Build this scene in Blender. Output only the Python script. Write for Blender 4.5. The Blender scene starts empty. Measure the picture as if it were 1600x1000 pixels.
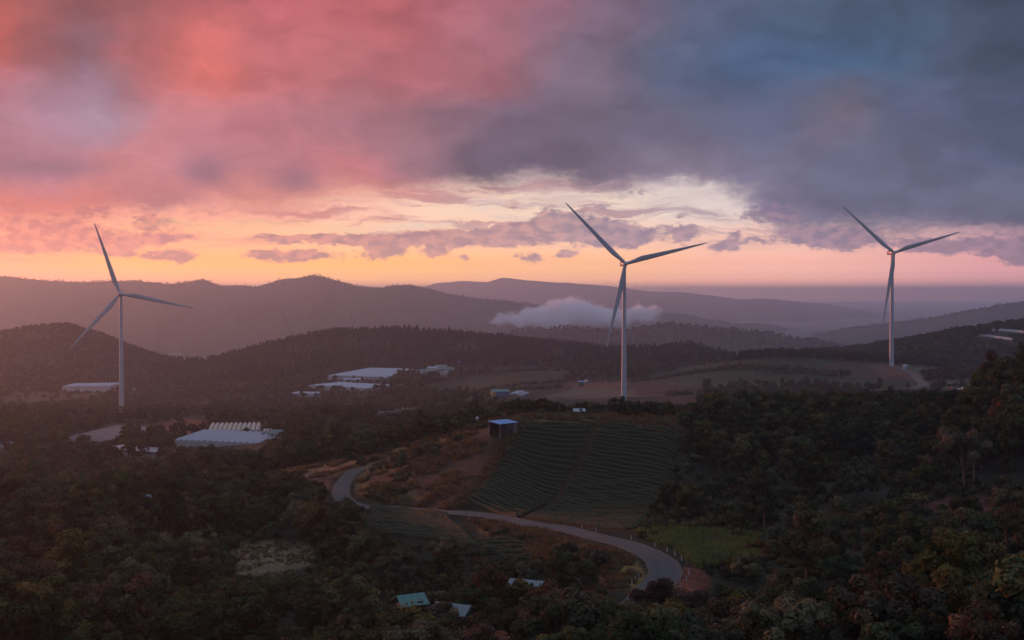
import bpy, math, random
import numpy as np
from mathutils import Vector, Matrix

S = bpy.context.scene
COL = S.collection
rnd = random.Random(7)
RNG = np.random.default_rng(11)
F = 1900.0            # focal length in photo pixels (1600 wide)
HOR = 462.0           # row of the level line in the photo

# ------------------------------------------------------------------ camera
cam_d = bpy.data.cameras.new('camera')
cam = bpy.data.objects.new('camera', cam_d)
COL.objects.link(cam)
cam_d.sensor_width = 36.0
cam_d.lens = 36.0 * F / 1600.0
cam_d.clip_start = 0.5
cam_d.clip_end = 80000.0
PITCH = math.atan((500.0 - HOR) / F)          # looking slightly down
cam.rotation_euler = (math.radians(90) - PITCH, 0, 0)
S.camera = cam

# ------------------------------------------------------------------ sun, exposure
SUN_AZ, SUN_EL = -46.0, 4.2                   # degrees, azimuth from view direction (+Y), left is negative
sun_d = bpy.data.lights.new('sun', 'SUN')
sun_d.energy = 3.4
sun_d.color = (1.0, 0.29, 0.15)
sun_d.angle = math.radians(3.0)
sun = bpy.data.objects.new('sun', sun_d)
COL.objects.link(sun)
a_, e_ = math.radians(SUN_AZ), math.radians(SUN_EL)
sdir = Vector((math.sin(a_) * math.cos(e_), math.cos(a_) * math.cos(e_), math.sin(e_)))
sun.rotation_euler = sdir.to_track_quat('Z', 'Y').to_euler()
S.view_settings.view_transform = 'Standard'
S.view_settings.look = 'None'
S.view_settings.exposure = 0.0
S.view_settings.gamma = 1.0
S.view_settings.use_curve_mapping = False
S.render.engine = 'CYCLES'
cy = S.cycles
cy.use_denoising = True
cy.max_bounces = 14
cy.diffuse_bounces = 2
cy.glossy_bounces = 2
cy.transmission_bounces = 3
cy.volume_bounces = 12
cy.transparent_max_bounces = 4
cy.caustics_reflective = False
cy.caustics_refractive = False
cy.use_adaptive_sampling = True
cy.adaptive_threshold = 0.02
cy.volume_max_steps = 256

# ------------------------------------------------------------------ node helpers
def lin(c):
    return tuple(((v / 255) / 12.92 if v / 255 <= .04045 else ((v / 255 + .055) / 1.055) ** 2.4) for v in c)

class G:
    """small expression helper on a node tree"""
    def __init__(s, nt):
        s.nt = nt
    def node(s, t, **kw):
        n = s.nt.nodes.new(t)
        for k, v in kw.items():
            setattr(n, k, v)
        return n
    def put(s, sock, v):
        if v is None:
            return
        if isinstance(v, bpy.types.NodeSocket):
            s.nt.links.new(v, sock)
        elif isinstance(v, (tuple, list)) and sock.type == 'RGBA' and len(v) == 3:
            sock.default_value = (*v, 1)
        else:
            sock.default_value = v
    def m(s, op, a, b=None, c=None, clamp=False):
        n = s.node('ShaderNodeMath', operation=op, use_clamp=clamp)
        s.put(n.inputs[0], a); s.put(n.inputs[1], b); s.put(n.inputs[2], c)
        return n.outputs[0]
    def v(s, op, a, b=None, c=None):
        n = s.node('ShaderNodeVectorMath', operation=op)
        s.put(n.inputs[0], a); s.put(n.inputs[1], b); s.put(n.inputs[2], c)
        return n.outputs['Value'] if op in ('DOT_PRODUCT', 'LENGTH') else n.outputs[0]
    def xyz(s, x, y, z=0.0):
        n = s.node('ShaderNodeCombineXYZ')
        s.put(n.inputs[0], x); s.put(n.inputs[1], y); s.put(n.inputs[2], z)
        return n.outputs[0]
    def ramp(s, f, stops, mode='EASE'):
        n = s.node('ShaderNodeValToRGB')
        cr = n.color_ramp
        cr.interpolation = mode
        while len(cr.elements) < len(stops):
            cr.elements.new(0.5)
        for e, (p, c) in zip(cr.elements, stops):
            e.position = p
            e.color = (c, c, c, 1) if not isinstance(c, (tuple, list)) else (*c[:3], 1)
        s.put(n.inputs[0], f)
        return n.outputs[0]
    def smooth(s, x, a, b, lo=0.0, hi=1.0):
        n = s.node('ShaderNodeMapRange', interpolation_type='SMOOTHSTEP')
        for i, q in enumerate((x, a, b, lo, hi)):
            s.put(n.inputs[i], q)
        return n.outputs[0]
    def noise(s, vec, scale=1.0, detail=4.0, rough=0.5, dist=0.0, col=False):
        n = s.node('ShaderNodeTexNoise', noise_dimensions='3D')
        s.put(n.inputs['Vector'], vec); s.put(n.inputs['Scale'], scale)
        s.put(n.inputs['Detail'], detail); s.put(n.inputs['Roughness'], rough)
        s.put(n.inputs['Distortion'], dist)
        return n.outputs['Color'] if col else n.outputs[0]
    def mix(s, f, a, b, mode='MIX'):
        n = s.node('ShaderNodeMix', data_type='RGBA', blend_type=mode)
        n.clamp_factor = True
        s.put(n.inputs[0], f); s.put(n.inputs[6], a); s.put(n.inputs[7], b)
        return n.outputs[2]

# ------------------------------------------------------------------ world: Nishita sky behind sunset clouds
def build_world():
    w = bpy.data.worlds.new('World')
    S.world = w
    w.use_nodes = True
    nt = w.node_tree
    nt.nodes.clear()
    g = G(nt)
    out = g.node('ShaderNodeOutputWorld')
    bg = g.node('ShaderNodeBackground')
    nt.links.new(bg.outputs[0], out.inputs[0])
    tc = g.node('ShaderNodeTexCoord')
    d = g.v('NORMALIZE', tc.outputs['Generated'])
    sp = g.node('ShaderNodeSeparateXYZ')
    nt.links.new(d, sp.inputs[0])
    X, Y, Z = sp.outputs
    az = g.m('MULTIPLY', g.m('ARCTAN2', X, Y), 180 / math.pi)
    el = g.m('MULTIPLY', g.m('ARCSINE', Z), 180 / math.pi)
    sky = g.node('ShaderNodeTexSky', sky_type='NISHITA')
    sky.sun_disc = False
    sky.sun_elevation = math.radians(SUN_EL)
    sky.sun_rotation = math.radians(SUN_AZ)
    sky.altitude = 1500
    sky.dust_density = 3.0
    DEG = 180 / math.pi
    def A(px):
        return math.atan((px - 800) / F) * DEG
    def E(px, py):
        return math.atan((HOR - py) / F * math.cos(math.atan((px - 800) / F))) * DEG
    # domain warps
    P = g.xyz(az, el, 0)
    P1 = g.v('MULTIPLY', P, (0.16, 0.30, 1))
    w1 = g.v('SUBTRACT', g.noise(P1, 1.0, 3, .5, col=True), (.5, .5, .5))
    P2 = g.v('MULTIPLY', P, (0.75, 1.25, 1))
    w2 = g.v('SUBTRACT', g.noise(P2, 1.0, 6, .58, col=True), (.5, .5, .5))
    P3 = g.v('MULTIPLY', P, (2.2, 4.2, 1))
    n3 = g.noise(P3, 1.0, 6, .6)
    Pw = g.v('MULTIPLY_ADD', w1, (5.0, 2.6, 0), P)
    Pw = g.v('MULTIPLY_ADD', w2, (1.0, .65, 0), Pw)
    sw = g.node('ShaderNodeSeparateXYZ')
    nt.links.new(Pw, sw.inputs[0])
    azw, elw = sw.outputs[0], sw.outputs[1]
    Pd = g.v('MULTIPLY_ADD', w2, (1.5, .75, 0), P)        # crisper warp for the small low clouds
    Pd = g.v('MULTIPLY_ADD', g.v('SUBTRACT', g.noise(P3, 1.0, 4, .6, col=True), (.5, .5, .5)), (.5, .35, 0), Pd)
    fa = g.m('MULTIPLY_ADD', az, 1 / 80, .5, clamp=True)
    faw = g.m('MULTIPLY_ADD', azw, 1 / 80, .5, clamp=True)
    def row(pairs, f, mode='EASE'):
        return g.ramp(f, [(A(x) / 80 + .5, lin(c)) for x, c in pairs], mode)
    # ---- clear sky near the horizon
    r0 = row([(0, (250, 120, 85)), (250, (255, 150, 90)), (560, (255, 175, 100)), (900, (255, 176, 120)), (1200, (250, 165, 130)), (1600, (215, 140, 128))], fa)
    r1 = row([(0, (255, 156, 88)), (250, (255, 176, 82)), (560, (255, 184, 88)), (900, (255, 184, 120)), (1200, (253, 182, 155)), (1600, (228, 155, 152))], fa)
    r2 = row([(0, (255, 146, 108)), (250, (255, 165, 122)), (560, (255, 192, 142)), (900, (253, 198, 160)), (1200, (244, 190, 168)), (1600, (218, 160, 162))], fa)
    r3 = row([(0, (236, 140, 125)), (300, (246, 165, 140)), (560, (250, 190, 165)), (700, (246, 208, 182)), (900, (240, 212, 190)), (1100, (230, 214, 206)), (1250, (205, 180, 182)), (1600, (170, 150, 165))], fa)
    r4 = row([(0, (165, 140, 165)), (400, (180, 150, 170)), (1000, (165, 160, 185)), (1600, (120, 130, 160))], fa)
    c = g.mix(g.smooth(el, .15, 1.3), r0, r1)
    c = g.mix(g.smooth(el, 1.5, 2.6), c, r2)
    c = g.mix(g.smooth(el, 2.4, 4.2), c, r3)
    c = g.mix(g.smooth(el, 4.2, 7.5), c, r4)
    # the air in front of the low sky swallows part of it: the glow behind the haze is brighter
    boost = g.m('MULTIPLY', g.ramp(g.m('MULTIPLY', el, .2, clamp=True), [(0, 1.0), (.1, .85), (.2, .46), (.3, .33), (.5, .26), (.9, .2)], 'LINEAR'), 5.9)
    c = g.v('SCALE', c); g.put(c.node.inputs['Scale'], boost)
    nis = g.v('SCALE', sky.outputs[0]); nis.node.inputs['Scale'].default_value = 0.012
    c = g.v('ADD', c, nis)
    # ---- fine horizontal streaks of high cloud
    Ps = g.v('MULTIPLY', Pw, (0.13, 1.5, 1))
    ns = g.noise(Ps, 1.0, 5, .6)
    st = g.m('MULTIPLY', g.smooth(ns, .47, .62), g.m('MULTIPLY', g.smooth(el, 1.9, 3.2), g.smooth(el, 9, 5)))
    scol = row([(0, (228, 125, 115)), (400, (225, 145, 140)), (800, (200, 150, 155)), (1100, (190, 165, 175)), (1600, (165, 140, 158))], fa)
    c = g.mix(g.m('MULTIPLY', st, .9), c, scol)
    st2 = g.m('MULTIPLY', g.smooth(g.noise(g.v('ADD', Ps, (7.3, 3.1, 2)), 1.0, 5, .6), .53, .7), g.m('MULTIPLY', g.smooth(el, 2.4, 3.4), g.smooth(el, 5.6, 4.2)))
    hcol = row([(0, (255, 190, 140)), (450, (255, 220, 160)), (650, (255, 232, 215)), (900, (240, 220, 210)), (1200, (232, 215, 212)), (1600, (190, 165, 175))], fa)
    c = g.mix(g.m('MULTIPLY', st2, .8), c, hcol)
    def blobs(lst, P):
        acc = None
        for (x, y, rx, ry, amp) in lst:
            sx, sy = 1 / (rx * .0302), 1 / (ry * .0302)
            q = g.v('MULTIPLY_ADD', P, (sx, sy, 0), (-A(x) * sx, -E(x, y) * sy, 0))
            r = g.m('POWER', 0.3679, g.v('DOT_PRODUCT', q, q))
            acc = g.m('MULTIPLY', r, amp) if acc is None else g.m('MULTIPLY_ADD', r, amp, acc)
        return acc
    hi = blobs([(1095, 302, 60, 20, 1.0), (880, 306, 55, 13, .9), (655, 352, 75, 6, .9), (545, 357, 60, 5, .6), (1090, 345, 80, 5, .5),
                (1200, 290, 40, 14, .4), (345, 357, 60, 5, .8), (250, 347, 70, 5, .8), (60, 342, 70, 4, .8), (120, 392, 110, 5, .7), (420, 348, 60, 4, .7), (20, 404, 60, 4, .6), (200, 362, 30, 4, .7), (760, 322, 40, 12, .5)], g.v('MULTIPLY_ADD', w2, (2.4, .9, 0), P))
    c = g.mix(g.m('MULTIPLY', hi, g.smooth(n3, .3, .6, .45, .95), clamp=True), c, hcol)
    # ---- the main cloud deck, colour known along five rows of elevation
    y0 = row([(0, (150, 82, 80)), (110, (138, 82, 84)), (210, (140, 86, 88)), (310, (178, 100, 104)), (420, (192, 106, 111)), (600, (190, 105, 111)), (780, (168, 108, 120)), (950, (124, 105, 126)), (1100, (86, 96, 121)), (1300, (72, 90, 112)), (1500, (66, 81, 101)), (1600, (58, 72, 90))], faw)
    y1 = row([(0, (188, 96, 92)), (60, (152, 90, 95)), (125, (122, 88, 101)), (200, (160, 96, 101)), (320, (224, 121, 115)), (430, (196, 113, 116)), (600, (180, 108, 115)), (750, (166, 108, 118)), (900, (120, 105, 123)), (1050, (86, 98, 123)), (1200, (72, 98, 130)), (1350, (70, 95, 123)), (1500, (74, 88, 110)), (1600, (62, 76, 96))], faw)
    y2 = row([(0, (165, 120, 140)), (100, (160, 130, 152)), (165, (160, 136, 158)), (260, (198, 131, 140)), (400, (196, 125, 135)), (500, (182, 122, 132)), (600, (170, 117, 127)), (700, (138, 105, 120)), (800, (112, 98, 118)), (900, (104, 97, 116)), (1050, (98, 98, 120)), (1200, (92, 100, 126)), (1300, (112, 106, 123)), (1400, (90, 98, 123)), (1600, (74, 85, 108))], faw)
    y3 = row([(0, (160, 112, 130)), (100, (178, 125, 145)), (200, (204, 134, 140)), (390, (188, 125, 135)), (550, (208, 130, 135)), (640, (150, 112, 125)), (740, (98, 90, 109)), (850, (96, 91, 111)), (950, (108, 100, 119)), (1050, (140, 132, 152)), (1200, (116, 115, 140)), (1350, (99, 105, 130)), (1600, (84, 95, 120))], faw)
    y4 = row([(0, (228, 130, 125)), (120, (228, 130, 120)), (250, (200, 128, 135)), (400, (232, 150, 140)), (600, (236, 163, 145)), (750, (215, 158, 155)), (840, (160, 130, 146)), (950, (160, 145, 165)), (1100, (165, 155, 172)), (1200, (128, 128, 153)), (1350, (100, 105, 130)), (1600, (100, 106, 130))], faw)
    dk = g.mix(g.smooth(elw, 4.0, 5.9), y4, y3)
    dk = g.mix(g.smooth(elw, 5.9, 8.2), dk, y2)
    dk = g.mix(g.smooth(elw, 8.0, 10.6), dk, y1)
    dk = g.mix(g.smooth(elw, 10.6, 13.6), dk, y0)
    tex = g.noise(g.v('MULTIPLY', Pw, (.30, .55, 1)), 1.0, 7, .55)
    dk2 = g.v('SCALE', dk); g.put(dk2.node.inputs['Scale'], g.smooth(tex, .25, .75, .8, 1.2))
    hs = g.node('ShaderNodeHueSaturation'); g.put(hs.inputs['Saturation'], g.smooth(az, -8, 12, 1.04, 1.08)); g.put(hs.inputs['Color'], dk2); dk2 = hs.outputs[0]
    soft = blobs([(320, 268, 36, 30, .75), (466, 282, 38, 22, .65), (600, 215, 60, 40, .2), (240, 342, 30, 24, .6), (60, 262, 80, 13, .8)], g.v('MULTIPLY_ADD', w2, (.8, .5, 0), P))
    dk2 = g.mix(soft, dk2, lin((128, 98, 122)))
    bot = g.ramp(fa, [(A(x) / 80 + .5, E(x, y) / 20) for x, y in [(0, 345), (250, 345), (420, 345), (600, 322), (760, 296), (850, 288), (980, 305), (1090, 304), (1150, 322), (1230, 368), (1330, 372), (1450, 372), (1600, 385)]])
    eb = g.m('MULTIPLY_ADD', g.m('SUBTRACT', n3, .5), .9, elw)
    q = g.m('SUBTRACT', eb, g.m('MULTIPLY', bot, 20))
    dm = g.smooth(q, -.5, 1.1)
    gap = blobs([(1095, 300, 62, 17, .85), (885, 306, 55, 11, .75), (1010, 318, 60, 10, .4), (150, 190, 60, 22, .12)], g.v('MULTIPLY_ADD', w2, (3.2, 1.5, 0), Pd))
    dm = g.m('SUBTRACT', dm, g.m('MULTIPLY', gap, .8), clamp=True)
    c = g.mix(dm, c, dk2)
    # ---- small low clouds along the horizon
    cl = blobs([(470, 372, 90, 8, 1), (560, 374, 60, 9, .9), (660, 372, 70, 13, 1), (750, 370, 60, 14, 1), (815, 366, 45, 16, 1), (925, 360, 70, 26, 1.1), (985, 372, 40, 16, .9),
                (862, 343, 34, 20, .8), (1065, 366, 27, 16, 1), (1130, 385, 22, 12, 1), (1150, 368, 15, 8, .7), (1185, 376, 20, 5, .8), (1262, 368, 50, 20, .9), (455, 399, 78, 11, 1.1),
                (600, 392, 36, 13, 1.0), (680, 393, 22, 8, .9), (722, 402, 15, 5, .8), (828, 402, 24, 8, 1), (885, 396, 18, 6, .8), (268, 400, 42, 9, 1), (150, 324, 32, 6, .8), (95, 366, 85, 20, .95), (40, 345, 60, 12, .7), (190, 378, 60, 14, .7), (330, 330, 60, 7, .5), (240, 345, 32, 16, .7), (130, 335, 60, 6, .6),
                (180, 397, 27, 8, .9), (272, 373, 40, 6, .9), (20, 385, 50, 14, .7), (1450, 386, 50, 15, 1), (1560, 382, 55, 15, 1), (1592, 402, 28, 12, .9), (1340, 372, 50, 16, .9), (1200, 332, 55, 20, .8), (1000, 302, 34, 10, .55), (1075, 335, 40, 8, .5), (930, 322, 30, 7, .5), (800, 318, 26, 18, .5)], Pd)
    cm = g.smooth(g.m('MULTIPLY_ADD', g.m('SUBTRACT', n3, .5), 1.0, cl), .32, .72)
    ccol = row([(0, (205, 115, 112)), (150, (200, 118, 118)), (300, (178, 118, 125)), (460, (160, 115, 128)), (650, (165, 125, 138)), (800, (158, 128, 145)), (930, (128, 118, 148)), (1100, (138, 124, 150)), (1260, (128, 118, 145)), (1450, (135, 115, 138)), (1600, (130, 112, 132))], fa)
    lit = row([(0, (245, 150, 125)), (460, (225, 150, 140)), (800, (205, 155, 155)), (1000, (180, 150, 165)), (1600, (165, 130, 148))], fa)
    ccol = g.mix(g.smooth(g.noise(g.v('ADD', P3, (3, 9.2, 4)), .7, 4, .5), .40, .62), ccol, lit)
    cboost = g.smooth(el, .8, 4.0, 1.5, 1.0)
    ccol = g.v('SCALE', ccol); g.put(ccol.node.inputs['Scale'], cboost)
    c = g.mix(g.m('MULTIPLY', cm, .85), c, ccol)
    # ---- the rest of the sky: unseen grey-blue cloud, brightened overhead to light land and haze
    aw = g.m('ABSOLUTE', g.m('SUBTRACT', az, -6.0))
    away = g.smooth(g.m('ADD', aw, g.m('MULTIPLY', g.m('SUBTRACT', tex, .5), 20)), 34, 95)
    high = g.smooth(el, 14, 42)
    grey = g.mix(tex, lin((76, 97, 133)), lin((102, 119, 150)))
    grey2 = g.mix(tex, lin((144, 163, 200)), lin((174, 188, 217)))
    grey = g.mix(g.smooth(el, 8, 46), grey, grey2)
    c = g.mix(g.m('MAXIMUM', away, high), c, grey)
    c = g.mix(g.smooth(el, 0, -3), c, lin((60, 55, 60)))
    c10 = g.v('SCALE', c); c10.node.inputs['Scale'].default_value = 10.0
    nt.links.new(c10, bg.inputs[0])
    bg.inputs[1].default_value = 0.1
    w.cycles.sampling_method = 'MANUAL'
    w.cycles.sample_map_resolution = 512
build_world()
# ------------------------------------------------------------------ tagging helpers
def tag(o, label=None, cat=None, group=None, kind=None):
    if label: o['label'] = label
    if cat: o['category'] = cat
    if group: o['group'] = group
    if kind: o['kind'] = kind
    return o
def empty(name, loc, label, cat, group=None, rz=0.0):
    o = bpy.data.objects.new(name, None)
    o.empty_display_size = 0.5
    COL.objects.link(o)
    o.location = loc
    o.rotation_euler = (0, 0, rz)
    return tag(o, label, cat, group)
def mesh_np(name, V, Fq, mats, smooth=False, midx=None):
    """mesh from an (n,3) array and an (m,k) array of faces (all with k corners)"""
    V = np.asarray(V, dtype=np.float32); Fq = np.asarray(Fq, dtype=np.int32)
    me = bpy.data.meshes.new(name)
    k = Fq.shape[1]
    me.vertices.add(len(V)); me.vertices.foreach_set('co', V.ravel())
    me.loops.add(Fq.size); me.loops.foreach_set('vertex_index', Fq.ravel())
    me.polygons.add(len(Fq)); me.polygons.foreach_set('loop_start', np.arange(0, Fq.size, k, dtype=np.int32))
    me.polygons.foreach_set('loop_total', np.full(len(Fq), k, dtype=np.int32))
    if midx is not None: me.polygons.foreach_set('material_index', np.asarray(midx, dtype=np.int32))
    if smooth: me.polygons.foreach_set('use_smooth', np.ones(len(Fq), dtype=bool))
    for m in (mats if isinstance(mats, (list, tuple)) else [mats]): me.materials.append(m)
    me.update(calc_edges=True)
    return me
def link(name, me, parent=None):
    o = bpy.data.objects.new(name, me)
    COL.objects.link(o)
    if parent is not None: o.parent = parent
    return o
def face_attr(me, name, vals):
    a = me.attributes.new(name, 'FLOAT', 'FACE')
    a.data.foreach_set('value', np.asarray(vals, dtype=np.float32))
class MB:
    """collects boxes, tubes and sheets into ONE mesh object"""
    def __init__(s): s.V = []; s.F = []
    def add(s, vs, fs):
        n = len(s.V); s.V += [tuple(v) for v in vs]; s.F += [tuple(i + n for i in f) for f in fs]; return s
    def box(s, c, size, rz=0.0):
        hx, hy, hz = (q / 2 for q in size); co, si = math.cos(rz), math.sin(rz)
        vs = []
        for z in (-hz, hz):
            for x, y in ((-hx, -hy), (hx, -hy), (hx, hy), (-hx, hy)):
                vs.append((c[0] + x * co - y * si, c[1] + x * si + y * co, c[2] + z))
        return s.add(vs, [(3, 2, 1, 0), (4, 5, 6, 7), (0, 1, 5, 4), (1, 2, 6, 5), (2, 3, 7, 6), (3, 0, 4, 7)])
    def tube(s, pts, rad, n=8, cap=True):
        pts = [Vector(p) for p in pts]
        if not isinstance(rad, (list, tuple)): rad = [rad] * len(pts)
        vs = []; fs = []
        for i, p in enumerate(pts):
            t = (pts[min(i + 1, len(pts) - 1)] - pts[max(i - 1, 0)]).normalized()
            a = t.orthogonal().normalized() if abs(t.z) < .999 else Vector((1, 0, 0))
            if abs(t.z) < .9: a = t.cross(Vector((0, 0, 1))).normalized()
            b = t.cross(a)
            for k in range(n):
                w = 2 * math.pi * k / n
                vs.append(p + (a * math.cos(w) + b * math.sin(w)) * rad[i])
        for i in range(len(pts) - 1):
            for k in range(n):
                k2 = (k + 1) % n
                fs.append((i * n + k, i * n + k2, (i + 1) * n + k2, (i + 1) * n + k))
        if cap:
            fs.append(tuple(range(n - 1, -1, -1))); fs.append(tuple((len(pts) - 1) * n + k for k in range(n)))
        return s.add(vs, fs)
    def build(s, name, mat, parent=None, smooth=False):
        me = bpy.data.meshes.new(name)
        me.from_pydata(s.V, [], s.F)
        me.materials.append(mat)
        if smooth: me.polygons.foreach_set('use_smooth', np.ones(len(me.polygons), dtype=bool))
        me.update()
        return link(name, me, parent)

# ------------------------------------------------------------------ pixel <-> world
CP, SP_ = math.cos(PITCH), math.sin(PITCH)
def slope(py):
    """tangent of the angle below the level line for a photo row (centre column)"""
    c = (500.0 - py) / F
    return -((c * CP - SP_) / (CP + c * SP_))
def P(px, py, D):
    """world point at forward distance D seen at photo pixel px, py"""
    c = (500.0 - py) / F
    k = CP + c * SP_
    return Vector(((px - 800) / F / k * D, D, -slope(py) * D))
def pix(x, y, z):
    dz = y * CP - z * SP_; dv = z * CP + y * SP_
    return 800 + F * x / dz, 500 - F * dv / dz
def onplane(px, py, z):
    return P(px, py, -z / slope(py))

# ------------------------------------------------------------------ value noise for terrain
def vnoise(x, y, seed=0):
    x = np.asarray(x, float); y = np.asarray(y, float)
    xi = np.floor(x).astype(np.int64); yi = np.floor(y).astype(np.int64)
    fx = x - xi; fy = y - yi
    fx = fx * fx * (3 - 2 * fx); fy = fy * fy * (3 - 2 * fy)
    def h(a, b):
        n = (a * 374761393 + b * 668265263 + seed * 974634317) & 0x7fffffff
        n = ((n ^ (n >> 13)) * 1274126177) & 0x7fffffff
        return ((n ^ (n >> 16)) & 0xffff) / 65535.0
    return (h(xi, yi) * (1 - fx) + h(xi + 1, yi) * fx) * (1 - fy) + (h(xi, yi + 1) * (1 - fx) + h(xi + 1, yi + 1) * fx) * fy
def fbm(x, y, oct=4, seed=0):
    s = 0; a = .5; t = 0
    for i in range(oct):
        s = s + a * vnoise(x * 2 ** i + 17.3 * i, y * 2 ** i - 9.1 * i, seed + i); t += a; a *= .5
    return s / t

# ------------------------------------------------------------------ terrain control points: photo pixel + distance
VIS = [  # px, py of the bare ground, D
 (-200,1000,165),(0,1000,168),(200,1000,170),(400,1000,170),(600,1000,168),(800,1000,165),(1000,1000,150),(1150,1000,152),(1300,1000,158),(1450,1000,155),(1600,1000,150),(1800,1000,145),
 (-200,900,215),(0,900,215),(200,900,215),(420,880,235),(360,850,252),(480,850,250),(-200,800,330),(0,800,330),(230,787,400),(100,725,540),(-150,725,540),(350,700,590),(200,655,820),(0,660,800),(190,641,1120),(50,610,1400),(-200,610,1400),
 (500,700,480),(600,662,650),(300,740,470),(400,760,400),(640,640,1030),(550,600,1330),(585,582,1520),(400,620,1250),(760,612,1000),(800,617,950),(975,632,965),(900,614,1060),(1000,592,1250),(900,578,1400),
 (600,570,1650),(800,570,1560),(1000,570,1500),(1100,562,1550),(400,590,1550),(530,525,1800),(350,563,1850),(430,542,1830),(700,529,1790),(850,541,1780),(970,551,1760),(1100,546,1700),(1145,566,1660),
 (-150,530,2000),(0,523,2000),(65,511,2000),(130,516,2000),(200,543,2000),(270,568,1980),(100,595,1580),(280,590,1650),
 (1200,560,1200),(1200,606,1000),(1100,582,1150),(1060,606,1010),(1440,601,950),(1393,572,1160),(1450,582,1100),(1540,606,880),(1300,561,1340),(1300,585,1090),(1620,610,860),
 (1160,566,1700),(1240,555,1690),(1330,552,1660),(1400,540,1620),(1470,528,1580),(1540,517,1540),(1600,511,1520),(1800,500,1500),(1500,580,1240),(1600,575,1230),
 (815,660,310),(880,661,311),(940,664,310),(1068,682,298),(900,650,333),(1050,654,328),(900,742,285),(850,742,287),(960,742,281),(990,832,222),(900,822,236),(812,810,247),(728,781,265),(740,700,303),(770,676,304),(800,676,303),
 (700,722,300),(640,730,310),(560,722,345),(480,735,345),(420,740,352),(545,745,322),(530,780,290),(620,790,277),(660,690,345),(720,664,352),(760,655,350),(600,692,430),
 (570,790,278),(720,818,247),(770,848,222),(650,850,228),(560,832,246),
 (720,801,258),(830,818,236),(930,838,213),(1010,860,197),(1055,895,182),(1040,925,172),(990,940,166),
 (975,876,188),(945,905,182),(850,870,205),(800,940,183),(640,943,186),(500,930,195),
 (1060,842,215),(1150,852,213),(1200,760,268),(1100,715,295),(1200,665,335),(1150,640,365),(1250,630,380),(1400,628,370),(1500,625,340),(1600,615,320),(1800,610,310),
 (1400,755,255),(1550,755,240),(1650,755,232),(1800,750,225),(1300,855,203),(1500,855,192),(1650,855,188),(1300,930,176),(1500,930,170),(1100,910,180),
]
HID = [  # px, D, height relative to the eye
 (0,100,-33),(400,100,-34),(800,100,-33),(1200,100,-32),(1600,100,-31),(-200,100,-32),(1800,100,-30),(0,45,-17),(800,45,-18),(1600,45,-17),(0,16,-6),(800,16,-6),(1600,16,-6),(800,6,-2.4),(0,6,-2.4),(1600,6,-2.4),
 (950,420,-46),(950,550,-65),(950,750,-80),(1100,430,-47),(1100,600,-64),(1250,500,-52),(1250,700,-66),(1400,520,-52),(1400,720,-66),(1550,480,-50),(1550,700,-65),(1750,480,-50),(1750,720,-64),
 (750,450,-56),(750,620,-72),(850,420,-48),(850,600,-70),(1200,1420,-76),(1350,1450,-75),(1050,1800,-95),
 (0,2300,-120),(300,2350,-140),(600,2300,-130),(900,2300,-135),(1200,2250,-140),(1500,2200,-125),(1800,2200,-115),(-200,2300,-110),
 (0,3000,-210),(400,3000,-210),(800,3000,-210),(1200,3000,-210),(1600,3000,-210),(2000,3000,-210),(-400,3000,-210),(-400,1400,-105),(-400,600,-75),(-400,250,-52),(2000,1000,-66),(2000,1600,-50),(2000,320,-22),(2000,200,-36),
]
_c = []
for px, py, D in VIS:
    p = P(px, py, D); _c.append((p.x / D, D, p.z))
for px, D, z in HID:
    _c.append(((px - 800) / F, D, z))
_c = np.array(_c)
KU, KD = 1.6, 1.0
def _feat(u, D): return np.stack([u * KU, np.log(D) * KD], -1)
_X = _feat(_c[:, 0], _c[:, 1]); _Z = _c[:, 2]
def _phi(r2): return .5 * r2 * np.log(r2 + 1e-9)
_n = len(_X)
_K = _phi(((_X[:, None] - _X[None]) ** 2).sum(-1)) + np.eye(_n) * 2e-5
_Pm = np.concatenate([np.ones((_n, 1)), _X], 1)
_A = np.block([[_K, _Pm], [_Pm.T, np.zeros((3, 3))]])
# interpolate height divided by distance so that near and far ground count alike
_W = np.linalg.solve(_A, np.concatenate([_Z / _c[:, 1], np.zeros(3)]))
def rbf(u, D):
    sh = np.shape(u)
    q = _feat(np.ravel(u), np.ravel(D))
    out = np.empty(len(q))
    for i in range(0, len(q), 20000):
        s = q[i:i + 20000]
        k = _phi(((s[:, None] - _X[None]) ** 2).sum(-1))
        out[i:i + 20000] = k @ _W[:_n] + _W[_n] + s @ _W[_n + 1:]
    return (out * np.ravel(D)).reshape(sh)
UMAX = .72
NU, ND = 721, 620
GU = np.linspace(-UMAX, UMAX, NU)
GL = np.linspace(math.log(5.0), math.log(3000.0), ND)
_cu = np.linspace(-UMAX, UMAX, 181); _cl = np.linspace(math.log(5.0), math.log(3000.0), 200)
_zz = rbf(*np.meshgrid(_cu, np.exp(_cl), indexing='xy'))       # (200,181) heights, refined below
def bil(Z, cu, cl, u, l):
    fu = np.clip((u - cu[0]) / (cu[1] - cu[0]), 0, len(cu) - 1.001); fl = np.clip((l - cl[0]) / (cl[1] - cl[0]), 0, len(cl) - 1.001)
    i = fu.astype(int); j = fl.astype(int); a = fu - i; b = fl - j
    return (Z[j, i] * (1 - a) + Z[j, i + 1] * a) * (1 - b) + (Z[j + 1, i] * (1 - a) + Z[j + 1, i + 1] * a) * b
MU, ML = np.meshgrid(GU, GL, indexing='xy')
MD = np.exp(ML)
GX, GY = MU * MD, MD
GZ = bil(_zz, _cu, _cl, MU, ML)
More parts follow.
